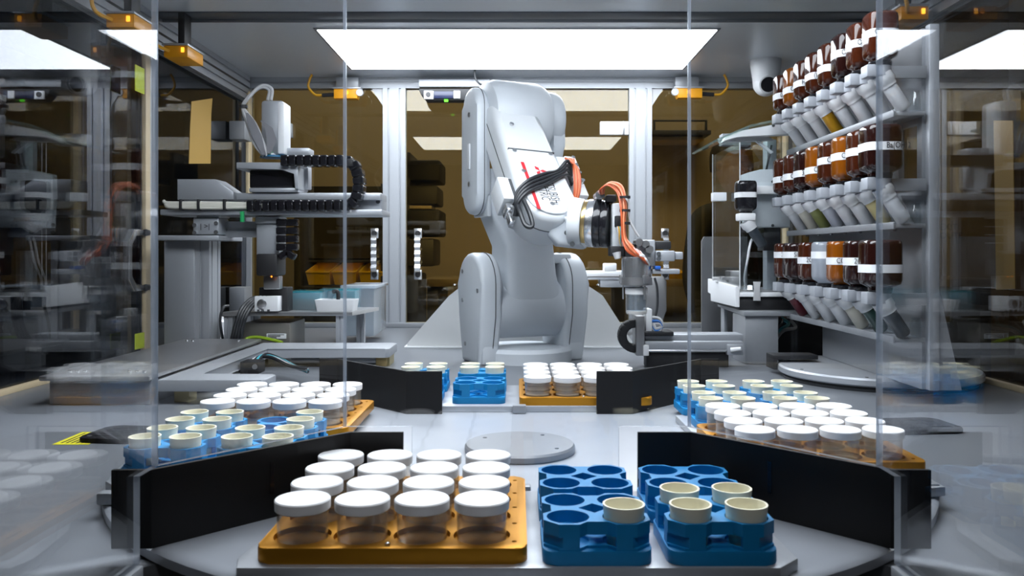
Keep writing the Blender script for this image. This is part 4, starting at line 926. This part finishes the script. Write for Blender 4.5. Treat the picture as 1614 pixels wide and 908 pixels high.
# white bench instrument seen past the robot's tool
wi = thing('white_rail_unit', 'white rail with an upright clip on a stand behind the robot tool', 'instrument', at(960, 440, 3.0))
def wp(m, name, ma): return m.build(name, ma, wi, world=True)
wp(MB().pbox(915, 427, 1010, 436, 3.0, 3.08, .004), 'rail', WHITE); wp(MB().pbox(952, 415, 972, 428, 3.0, 3.05, .004), 'clip', WHITE)
wp(MB().pbox(946, 441, 1000, 453, 3.02, 3.10, .003), 'lower_box', ALU); wp(MB().pbox(915, 437, 1010, 441, 3.01, 3.08, .001), 'lower_rail', ALU)
wp(MB().box(at(1000, 0, 3.02).x, at(1008, 0, 3.02).x, 3.02, 3.08, DZ, at(0, 436, 3.02).z, .003), 'stand_post', ALU_D)
gc = thing('steel_canister', 'grey rounded steel cover standing behind the gripped jar', 'cover', at(1030, 540, 2.9))
MB().prism([(at(x, y, 2.9).x, at(x, y, 2.9).z) for x, y in ((1008, 436), (1046, 436), (1051, 444), (1051, 490), (1040, 512), (1034, 534), (1008, 534))], 2.9, 2.96, MY, bev=.004).build('cover_shell', STEEL, gc, world=True)
MB().tube([at(1032, 438, 2.895), at(1036, 455, 2.895), at(1036, 485, 2.895), at(1030, 508, 2.895)], .004, 7).build('cable', RUBBER, gc, world=True)

# ------------------------------------------------------------------ safety sensors, cameras
def sensor(px0, px1, py, Y, flip, lab):
    """yellow light barrier head under an angle bracket, cable to one side"""
    a, b_ = at(px0, py + 8, Y), at(px1, py - 7, Y)
    t = thing('safety_sensor', lab, 'sensor', ((a.x + b_.x) / 2, Y, b_.z), group='yellow safety sensors under the ceiling')
    MB().prism([(a.x, b_.z), (b_.x, b_.z), (b_.x - (.0 if flip else .012), a.z), (a.x + (.012 if flip else 0), a.z)], Y, Y + .045, MY, bev=.002).build('sensor_body', YEL, t, world=True)
    MB().box(a.x - .004, b_.x + .004, Y - .004, Y + .05, b_.z, b_.z + .006, .001).build('mount_plate', ALU, t, world=True)
    MB().box(a.x + .005, b_.x - .01, Y + .02, Y + .05, b_.z + .006, min(.999, b_.z + .05), .001).build('angle_bracket', ALU_D, t, world=True)
    lx = (a.x + b_.x) / 2; MB().box(lx - .007, lx + .007, Y - .002, Y + .004, a.z + .016, b_.z - .008, .001).build('lamp', AMBLED, t, world=True)
    ex = a.x if not flip else b_.x; s_ = -1 if not flip else 1; zc = (a.z + b_.z) / 2
    MB().cyl((ex, Y + .02, zc), (ex + s_ * .05, Y + .02, zc - .003), .008, n=12).build('cable_plug', BLACK, t, world=True)
    MB().tube([(ex + s_ * .05, Y + .02, zc - .003), (ex + s_ * .08, Y + .02, zc), (ex + s_ * .105, Y + .02, zc + .03), (ex + s_ * .10, Y + .02, zc + .06), (ex + s_ * .09, Y + .02, min(zc + .085, .998))], .005, 8).build('cable', YCAB, t, world=True)
    px_ = b_.x if not flip else a.x
    MB().cyl((px_, Y - .004, zc + .004), (px_, Y + .01, zc + .004), .014, n=16).build('pivot', GREYW, t, world=True)
sensor(526, 567, 147, 3.26, False, 'yellow safety sensor under the beam behind the pipetting stage')
sensor(1064, 1107, 146, 3.26, True, 'yellow safety sensor under the beam between robot and dome camera')
def side_sensor(px, py, Y, lab):
    c = at(px, py, Y); t = thing('safety_sensor', lab, 'sensor', c, group='yellow safety sensors under the ceiling')
    MB().box(c.x - .035, c.x + .035, Y - .06, Y + .06, c.z - .018, c.z + .016, .003).build('sensor_body', YEL, t, world=True)
    MB().box(c.x - .04, c.x + .036, Y - .062, Y + .062, c.z + .016, c.z + .022, .001).build('mount_plate', ALU, t, world=True)
    MB().box(c.x - .01, c.x + .01, Y - .02, Y + .03, c.z + .022, .998, .002).build('angle_bracket', BLACK, t, world=True)
    MB().box(c.x + .016, c.x + .025, Y - .063, Y - .058, c.z - .004, c.z + .010, .001).build('lamp', AMBLED, t, world=True)
    MB().tube([(c.x - .02, Y - .06, c.z), (c.x - .04, Y - .10, c.z + .01), (c.x - .05, Y - .1, c.z + .05), (c.x - .045, Y - .09, .997)], .005, 8).build('cable', YCAB, t, world=True)
side_sensor(290, 88, 2.45, 'yellow safety sensor with orange lamp by the cell ceiling, beside the top rail')
side_sensor(207, 42, 2.1, 'yellow safety sensor nearest the camera at the upper left')
side_sensor(1425, 30, 2.15, 'yellow safety sensor behind the topmost bottles at the upper right')
cbz = thing('camera_bar', 'black sensor bar with green light under a bracket behind the robot elbow', 'camera', at(700, 140, 3.25))
MB().pbox(660, 125, 772, 137, 3.26, 3.32, .002).build('bracket', ALU, cbz, world=True)
MB().prism([(at(x, y, 3.2).x, at(x, y, 3.2).z) for x, y in ((660, 140), (760, 140), (760, 158), (672, 158), (664, 150))], 3.2, 3.26, MY, bev=.003).build('bar_body', BLACK, cbz, world=True)
MB().pbox(668, 143, 683, 156, 3.19, 3.20, .001).pbox(715, 143, 725, 155, 3.19, 3.20, .001).build('end_cap', WHITE, cbz, world=True)
q = at(675, 149, 3.19); MB().cyl(q, q - Vector((0, .004, 0)), .010, n=16).build('lens', BLKG, cbz, world=True)
MB().pbox(684, 144, 714, 155, 3.193, 3.20, .001).build('window', mat('navy_window', (.02, .025, .06), .2), cbz, world=True)
MB().pbox(700, 156.5, 706, 160, 3.19, 3.20, .001).build('status_light', GREEN, cbz, world=True)
MB().tube([at(748, 108, 3.2), at(749, 122, 3.2), at(756, 132, 3.2), at(768, 136, 3.22)], .004, 7).build('cable', RUBBER, cbz, world=True)
dcm = thing('dome_camera', 'white dome camera hanging from the cell ceiling above the balance', 'camera', (at(1207, 0, 3.05).x, 3.05, 1.0))
zc = at(0, 131, 3.05).z - 1.0
MB().lathe([(0, 0), (.056, 0), (.056, -.02), (.05, -.06), (.046, zc), (0, zc)], 32).build('camera_base', WHITE, dcm)
MB().lathe([(0, .052 + zc)] + [(.047 * math.sin(a), zc + .047 * math.cos(a) * 1.05) for a in [PI * k / 14 for k in range(1, 14)]] + [(0, zc - .049)], 32).build('camera_ball', WHITE, dcm)
nd = Vector((-.08, -.95, -.30)).normalized(); c0 = Vector((0, 0, zc)) + nd * .040
MB().cyl(c0, c0 + nd * .010, .029, .027, 28).build('lens_window', BLKG, dcm)
MB().lathe([(.027, -.003), (.033, -.003), (.033, .006), (.027, .007)], 28, M=Matrix.Translation(c0) @ nd.to_track_quat('Z', 'Y').to_matrix().to_4x4()).build('lens_ring', WHITE, dcm)

# ------------------------------------------------------------------ things lying on the deck, notes on the frame
def pad(px, py, w_, l, rz, lab):
    Y = (CZ - DZ) * F / (py - CY); p = at(px, py, Y)
    t = thing('black_mat', lab, 'mat', (p.x, Y, DZ), rz)
    MB().prism(rrect(w_ / 2, l / 2, .018), 0, .008, bev=.002).build('mat_body', MATM, t)
    for k in range(9): MB().box(-w_ / 2 + .02, w_ / 2 - .02, -l / 2 + .02 + k * (l - .04) / 9, -l / 2 + .024 + k * (l - .04) / 9, .008, .0088).build('ridge', MATM, t)
    for s_ in (-1, 1): MB().cyl((s_ * (w_ / 2 - .015), -l / 2 + .015, .008), (s_ * (w_ / 2 - .015), -l / 2 + .015, .0088), .004, n=10).build('screw', CHROME, t)
pad(212, 689, .14, .10, -.1, 'black ridged rectangular mat on the deck beside the yellow label')
pad(1440, 675, .13, .10, .1, 'black ridged rectangular mat on the deck beside the jars at right')
yl = thing('warning_label', 'bright yellow warning label stuck flat on the deck', 'label', ((at(135, 0, 1.3).x), 1.335, DZ))
Yl = (CZ - DZ) * F / (691 - CY); yl.location = (at(136, 691, Yl).x, Yl, DZ)
MB().box(-.03, .026, -.045, .045, 0, .0006).build('label_sheet', YLAB, yl)
for k in range(6): MB().box(-.022 + .008 * k, -.019 + .008 * k, -.036, .036 - .006 * (k % 3), .0006, .0009).build('printed_line', INK, yl)
for px, py, h, lab in ((213, 130, 20, 'lime sticky note near the top of the left post'), (211, 535, 12, 'lime sticky note at the foot of the left post')):
    p = at(px, py, 2.36); o = MB().box(-.001, .001, -.028, .028, -h * 2.36 / F, h * 2.36 / F).build('sticky_note', NOTE); o.location = (-1.062, 2.32, p.z)
    tag(o, lab, 'note', 'sticky notes on the left frame')

# ------------------------------------------------------------------ the laboratory behind the tinted doors
def yb(px0, py0, px1, py1, Y0, lab):
    a, b_ = at(px0, py1, Y0), at(px1, py0, Y0); t = thing('storage_bin', lab, 'bin', ((a.x + b_.x) / 2, Y0, a.z), group='yellow storage bins behind the cell')
    w_ = (b_.x - a.x) / 2; h = b_.z - a.z
    MB().loft([[(-w_ * .86, 0, 0), (w_ * .86, 0, 0), (w_ * .86, .2, 0), (-w_ * .86, .2, 0)], [(-w_, -.03, h * .62), (w_, -.03, h * .62), (w_, .2, h), (-w_, .2, h)], [(-w_ * .92, -.02, h * .62), (w_ * .92, -.02, h * .62), (w_ * .92, .19, h), (-w_ * .92, .19, h)],
              [(-w_ * .8, .008, .01), (w_ * .8, .008, .01), (w_ * .8, .19, .01), (-w_ * .8, .19, .01)]]).build('bin_body', BINM, t)
    MB().box(-w_, w_, -.034, -.026, h * .56, h * .64, .002).build('front_lip', BINM, t)
BYY = 3.95
for k, (px0, lab) in enumerate(((484, 'yellow bin, leftmost in the upper row behind the glass'), (525, 'yellow bin in the middle of the upper row behind the glass'), (567, 'yellow bin in the upper row beside the door post'))): yb(px0, 415, px0 + 38, 449, BYY, lab)
yb(566, 459, 604, 492, BYY, 'yellow bin in the lower row beside the door post')
yb(1049, 424, 1080, 440.3, 4.4, 'small yellow bin seen behind the gripper')
su = thing('storage_shelf', 'dark grey shelf unit carrying the yellow bins behind the cell', 'shelf', (at(545, 0, BYY).x, BYY + .1, -.9))
DK = mat('dark_furniture', (.045, .042, .04), .5, 0, .2, 5)
for py in (410, 451, 494): MB().box(at(470, 0, BYY).x, at(606, 0, BYY).x, BYY + (.13 if py == 410 else -.02), BYY + .25, at(0, py, BYY).z - .012, at(0, py, BYY).z, .002).build('shelf_board', DK, su, world=True)
MB().box(at(452, 0, BYY).x, at(606, 0, BYY).x, BYY + .13, BYY + .3, at(0, 408, BYY).z, at(0, 290, BYY).z, .004).build('upper_cabinet', DK, su, world=True)
MB().box(at(470, 0, BYY).x, at(606, 0, BYY).x, BYY + .24, BYY + .26, -.9, at(0, 408, BYY).z).build('back_board', mat('shelf_back', (.20, .13, .03), .7), su, world=True)
for px in (470, 606): MB().box(at(px, 0, BYY).x - .015, at(px, 0, BYY).x + .015, BYY - .02, BYY + .25, -.9, at(0, 290, BYY).z, .002).build('upright', DK, su, world=True)
CYY = 3.98
dc = thing('equipment_rack', 'dark rack of stacked black equipment behind the middle door', 'rack', (at(662, 0, CYY).x, CYY + .1, -.9))
for k, (y0, y1, x1) in enumerate(((252, 285, 694), (292, 322, 690), (330, 372, 694), (376, 420, 684), (432, 540, 660))):
    MB().pbox(640, y0, x1, y1, CYY - .01 * k, CYY + .3, .012).build('equipment_case', DK if k % 2 else BLACK, dc, world=True)
MB().pbox(645, 324, 680, 329, CYY, CYY + .2, .002).build('wood_shelf', WOOD, dc, world=True)
MB().pbox(640, 240, 646, 760, CYY, CYY + .3, .002).build('rack_post', DK, dc, world=True)
bm2 = thing('long_bench', 'long low lab bench with clutter behind the middle door', 'bench', (.2, 4.5, -.9))
MB().box(-.5, 2.6, 4.35, 5.1, at(0, 440, 4.35).z - .04, at(0, 440, 4.35).z, .003).build('bench_top', mat('bench_wood', (.33, .25, .13), .5, 0, .15, 6), bm2, world=True)
for x in (-.45, .6, 1.6, 2.5): MB().box(x - .03, x + .03, 4.4, 5.0, -.9, at(0, 440, 4.35).z - .04, .003).build('leg', DK, bm2, world=True)
for k, (x0, x1, h, m_, lab) in enumerate(((.02, .22, .06, DK, 'dark flat case on the bench behind the robot wrist'), (.28, .44, .05, mat('olive_box', (.2, .22, .12), .5), 'olive box on the bench behind the robot tool'))):
    t = thing('bench_case', lab, 'case', ((x0 + x1) / 2, 4.45, at(0, 440, 4.35).z)); z_ = t.location.z
    MB().box(x0, x1, 4.4, 4.6, z_, z_ + h, .006).build('case_body', m_, t, world=True); MB().box(x0 + .02, x1 - .02, 4.39, 4.40, z_ + .015, z_ + .03, .002).build('case_handle', BLACK, t, world=True)
MYY = 4.2
mo = thing('monitor', 'black computer monitor behind the door beside the balance', 'monitor', (at(1125, 0, MYY).x, MYY, at(0, 440, 4.35).z))
MB().pbox(1090, 361, 1215, 470, MYY, MYY + .03, .004).build('screen_back', BLACK, mo, world=True)
MB().pbox(1140, 470, 1160, 500, MYY + .01, MYY + .04, .003).pbox(1110, 497, 1190, 505, MYY - .05, MYY + .1, .003).build('stand', DK, mo, world=True)
ws = thing('wall_shelf', 'dark wall shelf with a wooden edge behind the door beside the balance', 'shelf', at(1078, 215, 5.15))
MB().pbox(1024, 205, 1121, 212, 4.9, 5.19, .003).build('shelf_board', DK, ws, world=True)
MB().pbox(1020, 215, 1110, 221, 4.95, 5.19, .003).build('wood_edge', WOOD, ws, world=True)
MB().pbox(1112, 190, 1115, 206, 4.95, 4.97, .001).pbox(1030, 190, 1033, 206, 4.95, 4.97, .001).pbox(1030, 189, 1115, 191, 4.95, 4.97, .001).build('guard_rail', BLACK, ws, world=True)
# amber sheet on the left wall; the right strip stands in for a reflection
for pts_, X, lab in (([(302, 160), (335, 155), (333, 180), (332, 258), (298, 258), (300, 200)], -1.0945, 'bent amber plastic strip taped to the smoked side wall beside the column'), ([(1566, 190), (1596, 190), (1599, 455), (1570, 457)], 1.0945, 'tall amber strip on the bronze side wall at right, standing in for a reflection')):
    V = []
    for x, y in pts_:
        Y = X * F / (x - CX); p = at(x, y, Y); V.append(p)
    yc = sum(p.y for p in V) / len(V)
    o = MB().loft([V, [p + Vector((.002 if X > 0 else -.002, 0, 0)) for p in V]]).build('amber_strip', mat('amber_strip', (.40, .25, .07), .45, 0, .06, 10)); tag(o, lab, 'strip', 'amber strips on the side walls')
sg = thing('wall_sign', 'small sign reading EXIT ROUTE on the far lab wall', 'sign', (at(1495, 0, 5.19).x, 5.195, at(0, 365, 5.19).z))
MB().box(-.09, .09, -.004, .004, -.07, .07, .001).build('sign_plate', mat('sign_plate', (.40, .34, .24), .6), sg)
text('lettering', 'EXIT\nROUTE', .055, frame((0, -.0055, 0), (1, 0, 0), (0, 0, 1)), INK, sg)

# ------------------------------------------------------------------ solid figure behind the tinted door, added in place of a faint reflection
pe = thing('reflected_person', 'dark-clothed figure behind the tinted door beside the balance, standing in for a reflection', 'reflected_person', (1.0, 3.84, -.9), .5)
def skin(name, ma, chain_, radii, edges, sub=2):
    me = bpy.data.meshes.new(name); me.from_pydata(chain_, edges, []); o = bpy.data.objects.new(name, me); COL.objects.link(o)
    sk = o.modifiers.new('skin', 'SKIN'); sk.use_smooth_shade = True; sd = o.modifiers.new('sub', 'SUBSURF'); sd.levels = sub; sd.render_levels = sub
    for v, r in zip(me.skin_vertices[0].data, radii): v.radius = r if isinstance(r, tuple) else (r, r)
    me.skin_vertices[0].data[0].use_root = True
    dg = bpy.context.evaluated_depsgraph_get(); out = bpy.data.meshes.new_from_object(o.evaluated_get(dg)); bpy.data.objects.remove(o)
    out.materials.clear(); out.materials.append(ma)
    for p in out.polygons: p.use_smooth = True
    return put(out, name, pe)
SKINM = mat('skin', (.52, .27, .18), .5, 0, .05); CLOTH = mat('dark_jacket', (.022, .024, .03), .8, 0, .2, 40); HAIR = mat('dark_hair', (.02, .014, .01), .6)
V_ = [(0, 0, .92), (0, 0, 1.08), (0, 0, 1.26), (0, 0, 1.37), (0, .0, 1.42), (0, -.01, 1.48)]; R_ = [(.155, .105), (.14, .10), (.165, .11), (.12, .085), .055, .052]; E_ = [(0, 1), (1, 2), (2, 3), (3, 4), (4, 5)]
for s_ in (-1, 1):
    b0 = len(V_); V_ += [(s_ * .19, 0, 1.35), (s_ * .235, .01, 1.07), (s_ * .235, -.07, .86)]; R_ += [.062, .048, .036]; E_ += [(3, b0), (b0, b0 + 1), (b0 + 1, b0 + 2)]
    b1 = len(V_); V_ += [(s_ * .09, 0, .86), (s_ * .10, -.01, .48), (s_ * .10, .02, .09), (s_ * .11, -.13, .05)]; R_ += [.085, .058, .042, .038]; E_ += [(0, b1), (b1, b1 + 1), (b1 + 1, b1 + 2), (b1 + 2, b1 + 3)]
skin('body', CLOTH, V_, R_, E_)
hd_ = MB().loft([[(x, y - .012 + off, z) for x, y in sel(w_, d_, 2.3, 24)] for z, w_, d_, off in ((1.47, .035, .04, -.01), (1.49, .048, .06, -.012), (1.52, .060, .080, -.01), (1.56, .070, .092, -.006), (1.60, .074, .097, 0), (1.65, .072, .095, .004), (1.69, .055, .075, .006), (1.71, .02, .03, .006))]).build('head', SKINM, pe, ang=80)
MB().loft([[(x, y, z) for x, y in ((-.008, -.098), (.008, -.098), (.014, -.09), (-.014, -.09))] if k else [(x, y, z) for x, y in ((-.014, -.118), (.014, -.118), (.018, -.092), (-.018, -.092))] for k, z in ((0, 1.555), (1, 1.60))]).build('nose', SKINM, hd_)
for s_ in (-1, 1):
    MB().lathe([(0, -.01), (.012, 0), (0, .01)], 10, M=Matrix.Translation((s_ * .03, -.098, 1.60)) @ Matrix.Scale(.6, 4)).build('eye', INK, hd_)
    MB().lathe([(0, -.028), (.014, -.01), (.016, .01), (0, .03)], 10, M=Matrix.Translation((s_ * .076, .0, 1.59))).build('ear', SKINM, hd_)
    wr = Vector((s_ * .235, -.075, .85)); H = [tuple(wr), (wr.x, wr.y - .02, wr.z - .06), (wr.x, wr.y - .03, wr.z - .09)]; hr = [.024, (.034, .016), (.036, .014)]; he = [(0, 1), (1, 2)]
    for f, (dx_, L_) in enumerate(((-.027, .07), (-.009, .08), (.009, .075), (.026, .058))):
        b0 = len(H); H += [(wr.x + dx_, wr.y - .04, wr.z - .10 - L_ * .4), (wr.x + dx_, wr.y - .055, wr.z - .10 - L_ * .9)]; hr += [.009, .007]; he += [(2, b0), (b0, b0 + 1)]
    b0 = len(H); H += [(wr.x - s_ * .045, wr.y - .04, wr.z - .075), (wr.x - s_ * .05, wr.y - .055, wr.z - .105)]; hr += [.011, .009]; he += [(1, b0), (b0, b0 + 1)]
    skin('hand', SKINM, H, hr, he, 1)
MB().box(-.022, .022, -.104, -.092, 1.528, 1.534, .002).build('mouth', mat('lips', (.35, .12, .10), .5), hd_)
MB().loft([[(x, y + off, z) for x, y in sel(w_, d_, 2.3, 24)] for z, w_, d_, off in ((1.57, .074, .06, .045), (1.62, .080, .085, .025), (1.66, .081, .104, .006), (1.70, .066, .088, .006), (1.725, .03, .04, .006))]).build('hair', HAIR, pe, ang=80)
